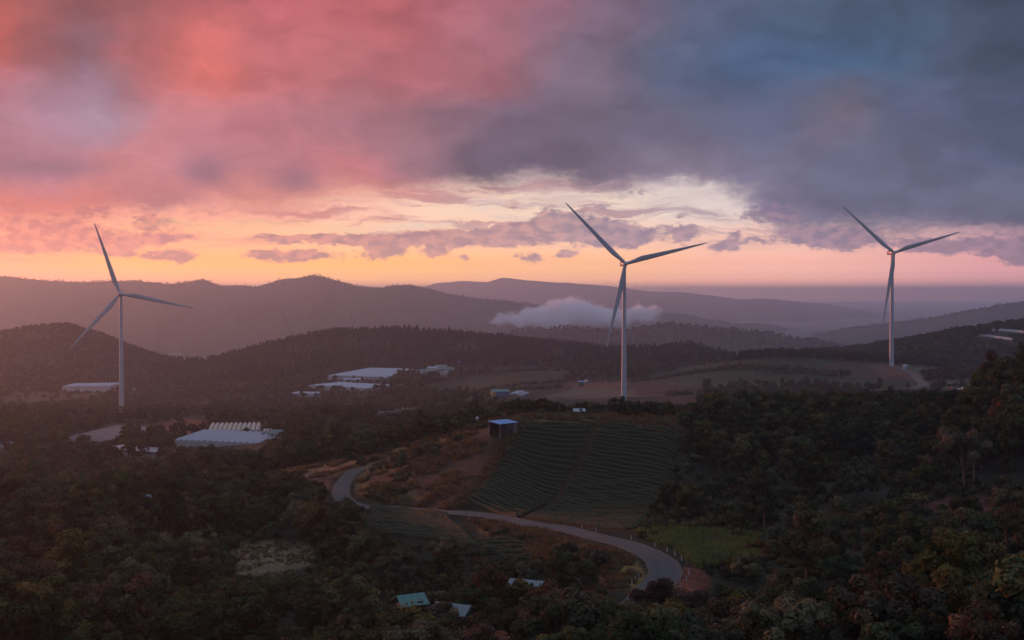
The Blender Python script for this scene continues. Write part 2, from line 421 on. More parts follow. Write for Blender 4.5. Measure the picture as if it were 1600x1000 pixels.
# natural unevenness, growing with distance
_amp = np.clip(MD / 250, .25, 5.0)
_t = np.clip((MD - 600) / 800, 0, 1)
GZ = GZ + (fbm(GX / 14, GY / 14, 4, 3) - .5) * 1.3 * np.clip(MD / 150, .2, 1) * (1 - .0 * _t) + (fbm(GX / 90, GY / 90, 4, 5) - .5) * 5.0 * _t
def hgt(x, y):
    """ground height at world x, y"""
    x = np.asarray(x, float); y = np.asarray(y, float)
    yy = np.clip(y, 5.01, 2990)
    return bil(GZ, GU, GL, np.atleast_1d(x / yy), np.atleast_1d(np.log(yy)))
def gz(x, y): return float(hgt(x, y)[0])
def hit(px, py, D0, D1, n=500):
    """first ground point seen at a photo pixel between two distances"""
    D = np.linspace(D0, D1, n)
    c = (500.0 - py) / F; k = CP + c * SP_
    x = (px - 800) / F / k * D
    zr = -slope(py) * D
    below = zr <= hgt(x, D)
    i = int(np.argmax(below)) if below.any() else n - 1
    return Vector((x[i], D[i], float(hgt(x[i], D[i])[0])))
# ------------------------------------------------------------------ materials
def new_mat(name):
    m = bpy.data.materials.new(name); m.use_nodes = True
    nt = m.node_tree; b = nt.nodes['Principled BSDF']
    return m, G(nt), b
def simple_mat(name, col, rough=.6, var=.15, scale=3.0, metal=0.0, bump=0.0, stain=None):
    m, g, b = new_mat(name)
    tc = g.node('ShaderNodeTexCoord')
    n = g.noise(tc.outputs['Object'], scale, 6, .6)
    c = g.mix(n, tuple(v * (1 - var) for v in col), tuple(min(1, v * (1 + var)) for v in col))
    if stain:
        n2 = g.noise(g.v('MULTIPLY', tc.outputs['Object'], (1, 1, .25)), scale * .35, 5, .65)
        c = g.mix(g.smooth(n2, .5, .75, 0, .7), c, stain)
    g.put(b.inputs['Base Color'], c)
    b.inputs['Roughness'].default_value = rough
    b.inputs['Metallic'].default_value = metal
    b.inputs['Specular IOR Level'].default_value = .35
    if bump:
        bp = g.node('ShaderNodeBump'); bp.inputs['Strength'].default_value = bump; bp.inputs['Distance'].default_value = .05
        g.put(bp.inputs['Height'], n); g.put(b.inputs['Normal'], bp.outputs[0])
    return m
def leaf_mat(name, stops, obj_var=.35, trans=.25):
    """leaves: colour runs along the per-face attribute 'tint' and shifts from plant to plant"""
    m, g, b = new_mat(name)
    nt = m.node_tree
    at = g.node('ShaderNodeAttribute', attribute_name='tint')
    oi = g.node('ShaderNodeObjectInfo')
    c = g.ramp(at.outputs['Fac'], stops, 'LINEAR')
    hsv = g.node('ShaderNodeHueSaturation')
    g.put(hsv.inputs['Hue'], g.m('MULTIPLY_ADD', oi.outputs['Random'], .07, .455))
    rv = g.m('FRACT', g.m('MULTIPLY', oi.outputs['Random'], 7.13))
    g.put(hsv.inputs['Value'], g.m('MULTIPLY_ADD', rv, 2 * obj_var, 1 - obj_var))
    rs = g.m('FRACT', g.m('MULTIPLY', oi.outputs['Random'], 3.77))
    g.put(hsv.inputs['Saturation'], g.m('MULTIPLY_ADD', rs, .4, .7))
    g.put(hsv.inputs['Color'], c)
    c = hsv.outputs[0]
    dif = g.node('ShaderNodeBsdfDiffuse'); tr = g.node('ShaderNodeBsdfTranslucent'); mx = g.node('ShaderNodeMixShader')
    g.put(dif.inputs[0], c); g.put(tr.inputs[0], c); mx.inputs[0].default_value = trans
    nt.links.new(dif.outputs[0], mx.inputs[1]); nt.links.new(tr.outputs[0], mx.inputs[2])
    nt.links.new(mx.outputs[0], nt.nodes['Material Output'].inputs[0])
    return m
M = {}
M['bark'] = simple_mat('bark', (.075, .055, .042), .9, .35, 6, bump=.4)
M['pale_bark'] = simple_mat('pale_bark', (.14, .115, .095), .9, .3, 5, bump=.4)
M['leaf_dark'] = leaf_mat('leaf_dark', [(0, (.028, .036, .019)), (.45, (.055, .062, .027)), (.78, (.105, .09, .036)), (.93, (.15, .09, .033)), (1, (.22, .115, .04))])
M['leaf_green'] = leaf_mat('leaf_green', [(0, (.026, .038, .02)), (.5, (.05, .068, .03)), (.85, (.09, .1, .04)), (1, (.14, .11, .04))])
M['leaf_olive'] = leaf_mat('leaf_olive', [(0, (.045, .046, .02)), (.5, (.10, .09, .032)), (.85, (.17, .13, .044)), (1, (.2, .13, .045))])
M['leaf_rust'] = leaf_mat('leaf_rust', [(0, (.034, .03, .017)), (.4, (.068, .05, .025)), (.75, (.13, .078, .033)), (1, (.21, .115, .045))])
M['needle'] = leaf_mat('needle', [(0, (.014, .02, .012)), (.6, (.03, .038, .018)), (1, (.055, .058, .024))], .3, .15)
M['tea'] = None
M['white_paint'] = simple_mat('white_paint', (.4, .4, .41), .38, .04, .35, stain=(.6, .59, .57))
M['concrete'] = simple_mat('concrete', (.34, .33, .31), .85, .18, 1.2, bump=.2)

def ground_mat():
    m, g, b = new_mat('ground_cover')
    at = g.node('ShaderNodeAttribute', attribute_name='cover')
    ge = g.node('ShaderNodeNewGeometry')
    pos = ge.outputs['Position']
    n1 = g.noise(pos, .9, 6, .65); n2 = g.noise(pos, .09, 5, .6); n3 = g.noise(pos, .013, 4, .6)
    c = g.mix(1.0, at.outputs['Color'], g.ramp(n1, [(.25, .35), (.5, .95), (.75, 1.7)], 'LINEAR'), 'MULTIPLY')
    c = g.mix(1.0, c, g.ramp(n2, [(.25, .6), (.75, 1.4)], 'LINEAR'), 'MULTIPLY')
    c = g.mix(1.0, c, g.ramp(n3, [(.3, (.85, .95, .85)), (.7, (1.2, 1.05, .95))], 'LINEAR'), 'MULTIPLY')
    g.put(b.inputs['Base Color'], c)
    b.inputs['Roughness'].default_value = .95
    b.inputs['Specular IOR Level'].default_value = .1
    bp = g.node('ShaderNodeBump'); bp.inputs['Strength'].default_value = .9; bp.inputs['Distance'].default_value = .6
    g.put(bp.inputs['Height'], n1); g.put(b.inputs['Normal'], bp.outputs[0])
    return m

# ------------------------------------------------------------------ land cover patches (photo polygon of the ground, distance range, albedo)
GPX, GPY = pix(GX, GY, GZ)
def inpoly(px, py, poly):
    px = np.asarray(px); py = np.asarray(py)
    c = np.zeros(px.shape, bool)
    n = len(poly); j = n - 1
    for i in range(n):
        xi, yi = poly[i]; xj, yj = poly[j]
        if yi != yj:
            c ^= ((yi > py) != (yj > py)) & (px < (xj - xi) * (py - yi) / (yj - yi) + xi)
        j = i
    return c
PATCH = [
 # poly, D range, colour, keeps trees off
 ([(565,722),(620,700),(700,682),(765,650),(830,650),(815,662),(790,690),(735,770),(728,790),(650,800),(600,785),(555,760)], (255,370), (.13,.085,.04), .55),
 ([(640,738),(700,700),(760,668),(800,680),(730,770),(720,790),(660,785)], (255,330), (.056,.036,.027), 1),
 ([(572,745),(612,735),(618,752),(590,762)], (285,330), (.085,.042,.03), 1),
 ([(640,752),(700,740),(720,785),(668,785)], (255,330), (.07,.036,.03), 1),
 ([(405,732),(470,718),(560,722),(562,735),(520,748),(460,760),(410,752)], (310,375), (.19,.095,.055), 1),
 ([(470,745),(520,744),(515,765),(480,762)], (300,345), (.12,.05,.035), 1),
 ([(812,655),(940,655),(1072,676),(1072,690),(992,838),(900,828),(812,815),(722,785),(810,662)], (210,322), (.03,.022,.016), 1),
 ([(812,650),(1060,645),(1072,682),(940,668),(815,664)], (300,350), (.15,.085,.04), .7),
 ([(900,650),(1060,652),(1055,668),(960,664)], (305,345), (.035,.025,.024), 1),
 ([(560,786),(640,778),(720,805),(775,840),(760,856),(660,850),(560,835)], (215,285), (.026,.02,.014), 1),
 ([(735,845),(840,850),(845,880),(745,870)], (195,230), (.026,.02,.014), 1),
 ([(740,815),(830,826),(900,845),(960,862),(930,880),(860,880),(800,850),(750,830)], (185,250), (.12,.07,.035), .5),
 ([(360,852),(420,846),(482,850),(492,880),(440,900),(370,898)], (205,265), (.15,.11,.07), 1),
 ([(995,832),(1080,826),(1190,838),(1185,872),(1090,885),(1060,860),(1020,846)], (185,225), (.075,.10,.022), .9),
 ([(938,890),(960,874),(985,868),(1012,890),(998,920),(950,918)], (165,198), (.2,.12,.045), 1),
 ([(1062,890),(1100,896),(1112,915),(1085,935),(1050,935)], (160,195), (.15,.05,.034), 1),
 ([(1410,790),(1500,770),(1600,780),(1640,810),(1560,815)], (200,260), (.085,.036,.028), .5),
 # middle distance
 ([(770,625),(870,598),(960,592),(1080,596),(1100,612),(1075,638),(900,640)], (880,1300), (.042,.032,.024), 1),
 ([(830,625),(900,606),(1060,612),(1040,618),(930,622)], (900,1200), (.10,.08,.06), 1),
 ([(890,600),(990,596),(960,608),(900,608)], (950,1300), (.11,.055,.04), 1),
 ([(985,600),(1100,604),(1090,625),(1000,622)], (900,1200), (.06,.034,.03), 1),
 ([(1000,590),(1180,556),(1330,558),(1440,580),(1450,606),(1060,604)], (880,1380), (.026,.038,.019), 1),
 ([(1285,568),(1345,562),(1440,582),(1420,595),(1290,588)], (950,1380), (.062,.038,.03), 1),
 ([(1010,597),(1320,596),(1330,604),(1060,604)], (880,1200), (.055,.055,.033), 1),
 ([(1352,566),(1400,566),(1450,582),(1440,592),(1380,586)], (950,1250), (.11,.055,.04), 1),
 ([(1440,596),(1560,592),(1570,604),(1450,606)], (850,1000), (.06,.085,.045), 1),
 ([(1400,566),(1500,570),(1500,580),(1440,584)], (1000,1300), (.09,.09,.06), 1),
 ([(640,612),(720,592),(800,576),(900,580),(880,598),(780,622)], (900,1560), (.022,.03,.016), 1),
 ([(700,612),(740,588),(800,590),(740,618)], (900,1500), (.042,.042,.026), 1),
 ([(700,572),(860,575),(900,582),(860,584),(700,580)], (1300,1600), (.036,.038,.022), .8),
 ([(230,668),(290,652),(322,660),(330,672),(300,682),(240,685)], (600,900), (.13,.05,.03), 1),
 ([(90,690),(180,662),(260,665),(255,680),(170,692)], (560,860), (.07,.055,.045), 1),
 ([(20,612),(100,612),(190,612),(150,628),(0,640)], (1000,1450), (.085,.05,.035), .8),
 ([(500,590),(620,592),(660,582),(670,600),(600,612),(450,622)], (1150,1560), (.07,.055,.04), .4),
]
BASE = np.zeros(GX.shape + (3,)); BASE[:] = (.026, .026, .017)
_f = fbm(GX / 130, GY / 130, 3, 21)
_far = np.clip((MD - 650) / 300, 0, 1)[..., None]
_fld = np.where(_f[..., None] > .5, np.array((.026, .035, .018)), np.array((.038, .034, .022)))
BASE = BASE * (1 - _far) + (BASE * .5 + _fld * .5) * _far
TREEMASK = np.zeros(GX.shape)          # 1 = no trees
_jx = (fbm(GX / 5, GY / 5, 3, 31) - .5) * 16; _jy = (fbm(GX / 5, GY / 5, 3, 32) - .5) * 7
_jf = np.clip(260 / MD, .15, 1)
for poly, (d0, d1), col, keep in PATCH:
    mk = inpoly(GPX + _jx * _jf, GPY + _jy * _jf, poly) & (MD > d0) & (MD < d1)
    BASE[mk] = col
    mk2 = inpoly(GPX, GPY, poly) & (MD > d0) & (MD < d1)
    TREEMASK[mk2] = np.maximum(TREEMASK[mk2], keep)
# soften patch borders
for _ in range(1):
    BASE[1:-1, 1:-1] = (BASE[1:-1, 1:-1] * 2 + BASE[:-2, 1:-1] + BASE[2:, 1:-1] + BASE[1:-1, :-2] + BASE[1:-1, 2:]) / 6

# ------------------------------------------------------------------ roads: ribbon meshes laid on levelled ground
def spline(pts, step=1.0):
    pts = [Vector(p) for p in pts]
    out = []
    for i in range(len(pts) - 1):
        p0 = pts[max(i - 1, 0)]; p1 = pts[i]; p2 = pts[i + 1]; p3 = pts[min(i + 2, len(pts) - 1)]
        n = max(2, int((p2 - p1).length / step))
        for k in range(n):
            t = k / n
            out.append(.5 * ((2 * p1) + (p2 - p0) * t + (2 * p0 - 5 * p1 + 4 * p2 - p3) * t * t + (3 * p1 - p0 - 3 * p2 + p3) * t ** 3))
    out.append(pts[-1])
    return out
def road_line(pix_d, step=1.0):
    pts = [P(px, py, D) if D > 400 else hit(px, py, D * .86, D * 1.14) for px, py, D in pix_d]
    pts = [Vector((p.x, p.y, gz(p.x, p.y))) for p in pts]
    sp = spline(pts, step)
    z = np.array([p.z for p in sp]); k = np.ones(15) / 15
    zp = np.pad(z, 7, mode='edge'); z = np.convolve(zp, k, 'valid')
    return [Vector((p.x, p.y, zz)) for p, zz in zip(sp, z)]
def level_under(line, half, shoulder):
    L = np.array([(p.x, p.y, p.z) for p in line])
    m = (GX > L[:, 0].min() - 25) & (GX < L[:, 0].max() + 25) & (GY > L[:, 1].min() - 25) & (GY < L[:, 1].max() + 25)
    q = np.stack([GX[m], GY[m]], -1)
    best = np.full(len(q), 1e9); zz = np.zeros(len(q))
    for i in range(0, len(q), 4000):
        d = np.hypot(q[i:i + 4000, None, 0] - L[None, :, 0], q[i:i + 4000, None, 1] - L[None, :, 1])
        j = d.argmin(1); best[i:i + 4000] = d[np.arange(len(j)), j]; zz[i:i + 4000] = L[j, 2]
    w = np.clip((best - half) / shoulder, 0, 1); w = w * w * (3 - 2 * w)
    GZ[m] = (zz - .12) * (1 - w) + GZ[m] * w
    t = TREEMASK[m]; t[best < half + 1.6] = 1; TREEMASK[m] = t
def ribbon(name, line, width, mat, lift=.0, wob=.25, seed=0):
    V = []; Fq = []; nw = 8
    for i, p in enumerate(line):
        t = line[min(i + 1, len(line) - 1)] - line[max(i - 1, 0)]
        s = Vector((t.y, -t.x, 0)).normalized()
        wl = width[i] if isinstance(width, (list, np.ndarray)) else width
        for k in range(nw + 1):
            f = (k / nw - .5) * 2
            e = wl / 2 * f
            if k in (0, nw): e += (rnd.random() - .5) * wob
            camber = .06 * (1 - f * f)
            V.append((p.x + s.x * e, p.y + s.y * e, p.z + lift + camber))
    for i in range(len(line) - 1):
        for k in range(nw):
            a = i * (nw + 1) + k
            Fq.append((a, a + 1, a + nw + 2, a + nw + 1))
    me = mesh_np(name, V, Fq, mat, True)
    a = me.attributes.new('across', 'FLOAT', 'POINT'); a.data.foreach_set('value', np.tile(np.linspace(-1, 1, nw + 1), len(line)).astype(np.float32))
    return link(name, me)
def asphalt_mat():
    m, g, b = new_mat('worn_asphalt')
    ge = g.node('ShaderNodeNewGeometry'); pos = ge.outputs['Position']
    n = g.noise(pos, 2.2, 6, .7); n2 = g.noise(pos, .22, 5, .6)
    c = g.mix(n, (.068, .063, .06), (.105, .098, .092))
    c = g.mix(g.smooth(n2, .5, .72, 0, .6), c, (.09, .066, .05))
    at = g.node('ShaderNodeAttribute', attribute_name='across'); ac = g.m('ABSOLUTE', at.outputs['Fac'])
    tr = g.m('SUBTRACT', 1.0, g.m('MULTIPLY', g.m('ABSOLUTE', g.m('SUBTRACT', ac, .42)), 5.0), clamp=True)
    c = g.mix(g.m('MULTIPLY', tr, .35), c, (.055, .051, .049))
    n3 = g.noise(pos, 1.1, 5, .7)
    c = g.mix(g.smooth(g.m('MULTIPLY_ADD', g.m('SUBTRACT', n3, .5), .7, ac), .66, 1.0, 0, .9), c, (.12, .082, .055))
    g.put(b.inputs['Base Color'], c); b.inputs['Roughness'].default_value = .9; b.inputs['Specular IOR Level'].default_value = .12
    return m
M['asphalt'] = asphalt_mat()
M['dirt_road'] = simple_mat('dirt_road', (.085, .068, .054), .95, .25, .4)
road_main = road_line([(590,728,350),(568,732,342),(548,742,326),(534,760,305),(536,779,288),(560,790,279),(620,795,273),(680,799,264),(720,801,258),(775,808,247),(830,818,236),(880,827,224.5),(930,838,213),(975,850,203),(1010,862,195.5),(1035,880,187.5),(1038,900,181),(1022,920,173),(1000,940,166),(975,960,160),(940,990,152)], 1.0)
level_under(road_main, 3.6, 4.0)
road_up = road_line([(1395,575,1150),(1424,583,1080),(1436,592,1005),(1443,602,945),(1420,606,915)], 6)
level_under(road_up, 5, 14)
road_cross = road_line([(990,609,985),(1060,608,985),(1200,608,960),(1330,608,935),(1420,606,918),(1500,609,880),(1580,611,860),(1700,612,850)], 8)
level_under(road_cross, 5, 14)
gv = np.stack([GX, GY, GZ], -1).reshape(-1, 3)
ii = np.arange(NU * ND).reshape(ND, NU)
gf = np.stack([ii[:-1, :-1], ii[:-1, 1:], ii[1:, 1:], ii[1:, :-1]], -1).reshape(-1, 4)
M['ground'] = ground_mat()
gme = mesh_np('ground', gv, gf, M['ground'], True)
ca = gme.color_attributes.new('cover', 'FLOAT_COLOR', 'POINT')
ca.data.foreach_set('color', np.concatenate([BASE.reshape(-1, 3), np.ones((NU * ND, 1))], 1).astype(np.float32).ravel())
tag(link('ground', gme), kind='structure')
tag(ribbon('road', road_main, [3.9 + 1.3 * min(1, i / 90) for i in range(len(road_main))], M['asphalt']), 'grey asphalt road curving below the tea hillside', None, None, 'structure')
tag(ribbon('farm_road', road_up, 8, M['dirt_road'], .15), 'pale road running up to the turbine on the right', None, None, 'structure')
tag(ribbon('farm_road', road_cross, 6.5, M['dirt_road'], .1), 'pale level road behind the wooded slope on the right', None, None, 'structure')

# ------------------------------------------------------------------ plain and far hills
def plain_mat():
    m, g, b = new_mat('far_plain')
    ge = g.node('ShaderNodeNewGeometry'); pos = ge.outputs['Position']
    n = g.noise(pos, .0014, 6, .6); n2 = g.noise(pos, .006, 3, .6)
    c = g.mix(n, (.03, .04, .03), (.10, .10, .085))
    c = g.mix(g.smooth(n2, .62, .7, 0, .8), c, (.3, .3, .3))
    g.put(b.inputs['Base Color'], c); b.inputs['Roughness'].default_value = .9
    return m
def hill_mat(name, c0, c1):
    m, g, b = new_mat(name)
    ge = g.node('ShaderNodeNewGeometry'); pos = ge.outputs['Position']
    n = g.noise(pos, .05, 6, .65); n2 = g.noise(pos, .004, 4, .6)
    c = g.mix(n, c0, c1)
    c = g.mix(g.smooth(n2, .4, .7, 0, .5), c, tuple(v * 1.6 for v in c1))
    g.put(b.inputs['Base Color'], c); b.inputs['Roughness'].default_value = .95
    b.inputs['Specular IOR Level'].default_value = .05
    bp = g.node('ShaderNodeBump'); bp.inputs['Strength'].default_value = 1; bp.inputs['Distance'].default_value = 12
    g.put(bp.inputs['Height'], n); g.put(b.inputs['Normal'], bp.outputs[0])
    return m
M['plain'] = plain_mat()
M['hill'] = hill_mat('forested_hill', (.02, .026, .018), (.045, .05, .03))
pz = -195.0
pu = np.linspace(-.8, .8, 81); pl = np.exp(np.linspace(math.log(2900), math.log(40000), 60))
PU, PD = np.meshgrid(pu, pl)
pv = np.stack([PU * PD, PD, np.full(PU.shape, pz) + (fbm(PU * PD / 900, PD / 900, 4, 9) - .5) * 8 * (PD < 30000)], -1).reshape(-1, 3)
ii = np.arange(pv.shape[0]).reshape(60, 81)
pf = np.stack([ii[:-1, :-1], ii[:-1, 1:], ii[1:, 1:], ii[1:, :-1]], -1).reshape(-1, 4)
tag(link('plain', mesh_np('plain', pv, pf, M['plain'], True)), 'hazy lowland plain reaching the horizon', None, None, 'structure')
HILLS = {}
FAR_SCALE = 1.0
def hill(name, label, D, prof, base, front, back, step=5.0, seed=1, rough=1.0):
    """a ridge: crest follows the profile at distance D, spurs run down both sides"""
    D *= FAR_SCALE; front *= FAR_SCALE; back *= FAR_SCALE; base = base * FAR_SCALE
    xs = np.array([p[0] for p in prof], float); ys = np.array([p[1] for p in prof], float)
    n = int((xs[-1] - xs[0]) / step)
    px = np.linspace(xs[0], xs[-1], n)
    py = np.interp(px, xs, ys)
    k = np.hanning(max(3, int(15 / step) | 1)); k /= k.sum()
    py = np.convolve(np.pad(py, len(k) // 2, mode='edge'), k, 'valid')[:n]
    u = (px - 800) / F
    zc = np.array([-slope(y) * D for y in py])
    x = u * D
    zc = zc + (fbm(x / (D * .016), x * 0 + seed, 5, seed) - .5) * D * .0026 * rough
    ts = np.concatenate([-np.linspace(1, 0, 46)[:-1] ** 1.3, np.linspace(0, 1, 24)])
    T, XI = np.meshgrid(ts, x, indexing='ij')
    dd = np.where(T < 0, T * front, T * back)
    wob = (fbm(XI / (D * .06), T * 2, 3, seed + 5) - .5) * front * .3
    Yw = D + dd + wob * np.abs(T)
    Xw = XI * (Yw / D) ** .8
    h = 1 - np.abs(T) ** 1.25
    r = 1 - np.abs(2 * fbm(XI / (D * .045) + T * .6, T * 1.3 + seed, 5, seed + 9) - 1)
    z = base + (zc[None] - base) * h - (1 - r) * np.abs(np.minimum(T * 3, 1) * (1 - np.abs(T))) * (zc[None] - base) * .75
    V = np.stack([Xw, Yw, z], -1).reshape(-1, 3)
    m, w = T.shape
    ii = np.arange(m * w).reshape(m, w)
    f = np.stack([ii[:-1, :-1], ii[1:, :-1], ii[1:, 1:], ii[:-1, 1:]], -1).reshape(-1, 4)[:, ::-1]
    o = link(name, mesh_np(name, V, f, M['hill'], True))
    tag(o, label, None, None, 'structure')
    HILLS.setdefault(label, (Xw, Yw, z, ts))
    return o
hill('mountain', 'long dark mountain ridge across the left half', 6200, [(-900,436),(-500,434),(-200,431),(0,432),(60,438),(150,440),(215,438),(260,444),(320,438),(350,447),(400,447),(440,437),(490,429),(520,436),(560,447),(600,449),(640,444),(670,450),(700,460),(750,467),(800,471),(850,479),(900,481),(930,477),(960,482),(1000,497),(1050,520),(1100,545)], -250, 3000, 1900, seed=2)
hill('mountain', 'faint mountain rising behind the left end of the ridge', 9500, [(-900,432),(-300,431),(-100,431),(0,432),(60,437),(160,455),(260,475)], -200, 2500, 2000, seed=3)
hill('mountain', 'pale pink mountain far behind the dark ridge', 14000, [(540,485),(620,462),(680,443),(720,438),(760,441),(785,434),(815,437),(870,441),(950,447),(1010,455),(1060,456),(1110,461),(1150,467),(1200,467),(1280,474),(1350,486)], -200, 3500, 3000, seed=4, rough=.6)
hill('hill', 'hazy blue hills at the edge of the plain', 11500, [(880,490),(950,479),(1000,471),(1060,468),(1100,473),(1150,480),(1190,477),(1230,478),(1270,488),(1320,502),(1360,512)], -200, 2400, 1800, seed=5, rough=.7)
hill('hill', 'blue ridge standing to the right of the low cloud', 7000, [(880,520),(950,504),(1000,492),(1040,488),(1070,492),(1110,500),(1150,507),(1180,505),(1220,512),(1250,517),(1300,520),(1330,525),(1400,531),(1460,545)], -215, 1100, 1000, seed=6)
hill('hill', 'dark blue hill behind the pine ridge', 3300, [(640,560),(740,530),(820,517),(900,512),(960,518),(1030,508),(1060,506),(1100,512),(1150,515),(1200,521),(1260,530),(1330,543),(1400,560)], -215, 700, 700, seed=7)
hill('hill', 'long blue hill rising to the right edge', 5600, [(1230,540),(1290,524),(1320,515),(1360,510),(1400,503),(1450,499),(1480,492),(1520,485),(1560,477),(1600,472),(1700,462),(1900,445),(2200,430)], -200, 1300, 1400, seed=8)

# ------------------------------------------------------------------ haze: one closed box of even, pale air
def haze():
    mb = MB()
    x0, x1, y0, y1, z0, z1 = -34000, 34000, -500, 40600, -330, 232
    mb.box(((x0 + x1) / 2, (y0 + y1) / 2, (z0 + z1) / 2), (x1 - x0, y1 - y0, z1 - z0))
    m = bpy.data.materials.new('haze_air'); m.use_nodes = True
    nt = m.node_tree; nt.nodes.clear()
    out = nt.nodes.new('ShaderNodeOutputMaterial'); v = nt.nodes.new('ShaderNodeVolumePrincipled')
    v.inputs['Color'].default_value = (.62, .81, 1.0, 1)
    v.inputs['Density'].default_value = HAZE
    v.inputs['Anisotropy'].default_value = .63
    nt.links.new(v.outputs[0], out.inputs['Volume'])
    o = mb.build('haze', m)
    tag(o, 'thin haze filling the valley air', None, None, 'stuff')
HAZE = 1.1e-4
haze()
ORD = ['topmost'] + '''second third fourth fifth sixth seventh eighth ninth tenth eleventh twelfth thirteenth fourteenth fifteenth sixteenth seventeenth eighteenth nineteenth twentieth
 twenty-first twenty-second twenty-third twenty-fourth twenty-fifth twenty-sixth twenty-seventh twenty-eighth twenty-ninth thirtieth thirty-first thirty-second thirty-third thirty-fourth thirty-fifth thirty-sixth thirty-seventh thirty-eighth thirty-ninth fortieth forty-first forty-second'''.split()
# ------------------------------------------------------------------ wind turbines
def blade_mesh():
    L = 67.5; ns = 26; nc = 14
    V = []; Fq = []
    for i in range(ns):
        t = i / (ns - 1)
        r = 1.2 + t * L
        if t < .2:
            q = t / .2; q = q * q * (3 - 2 * q)
            ch = 2.5 + (4.3 - 2.5) * q; th = 2.5 + (1.25 - 2.5) * q; off = .0 + .55 * q
        else:
            q = (t - .2) / .8
            ch = 4.3 * (1 - q) ** .85 * .86 + .62 * (1 if q < .96 else (1 - q) / .04 * .8 + .2); th = ch * (.29 - .15 * q); off = .55 * (1 - q)
        tw = math.radians(16 * (1 - t) ** 2 - 1)
        bend = -2.2 * t * t                                  # pre-bend towards the wind
        for k in range(nc):
            a = 2 * math.pi * k / nc
            x = math.cos(a) * ch / 2 - off * ch * .32
            yth = math.sin(a) * th / 2 * (1 if t < .08 else (.55 + .45 * (math.cos(a) * .5 + .5)))
            V.append((x * math.cos(tw) - yth * math.sin(tw), x * math.sin(tw) + yth * math.cos(tw) + bend, r))
    for i in range(ns - 1):
        for k in range(nc):
            k2 = (k + 1) % nc
            Fq.append((i * nc + k, i * nc + k2, (i + 1) * nc + k2, (i + 1) * nc + k))
    return mesh_np('blade', V, Fq, M['white_paint'], True)
BLADE = blade_mesh()
M['turbine_grey'] = simple_mat('turbine_grey', (.5, .5, .5), .5, .08, .5)
M['dark_metal'] = simple_mat('dark_metal', (.06, .06, .065), .5, .2, 2)
def lathe(prof, n=32, axis='Z'):
    V = []; Fq = []
    for (r, z) in prof:
        for k in range(n):
            a = 2 * math.pi * k / n
            V.append((r * math.cos(a), r * math.sin(a), z) if axis == 'Z' else (r * math.cos(a), z, r * math.sin(a)))
    for i in range(len(prof) - 1):
        for k in range(n):
            k2 = (k + 1) % n
            f = (i * n + k, i * n + k2, (i + 1) * n + k2, (i + 1) * n + k)
            Fq.append(f if axis == 'Z' else f[::-1])
    return V, Fq
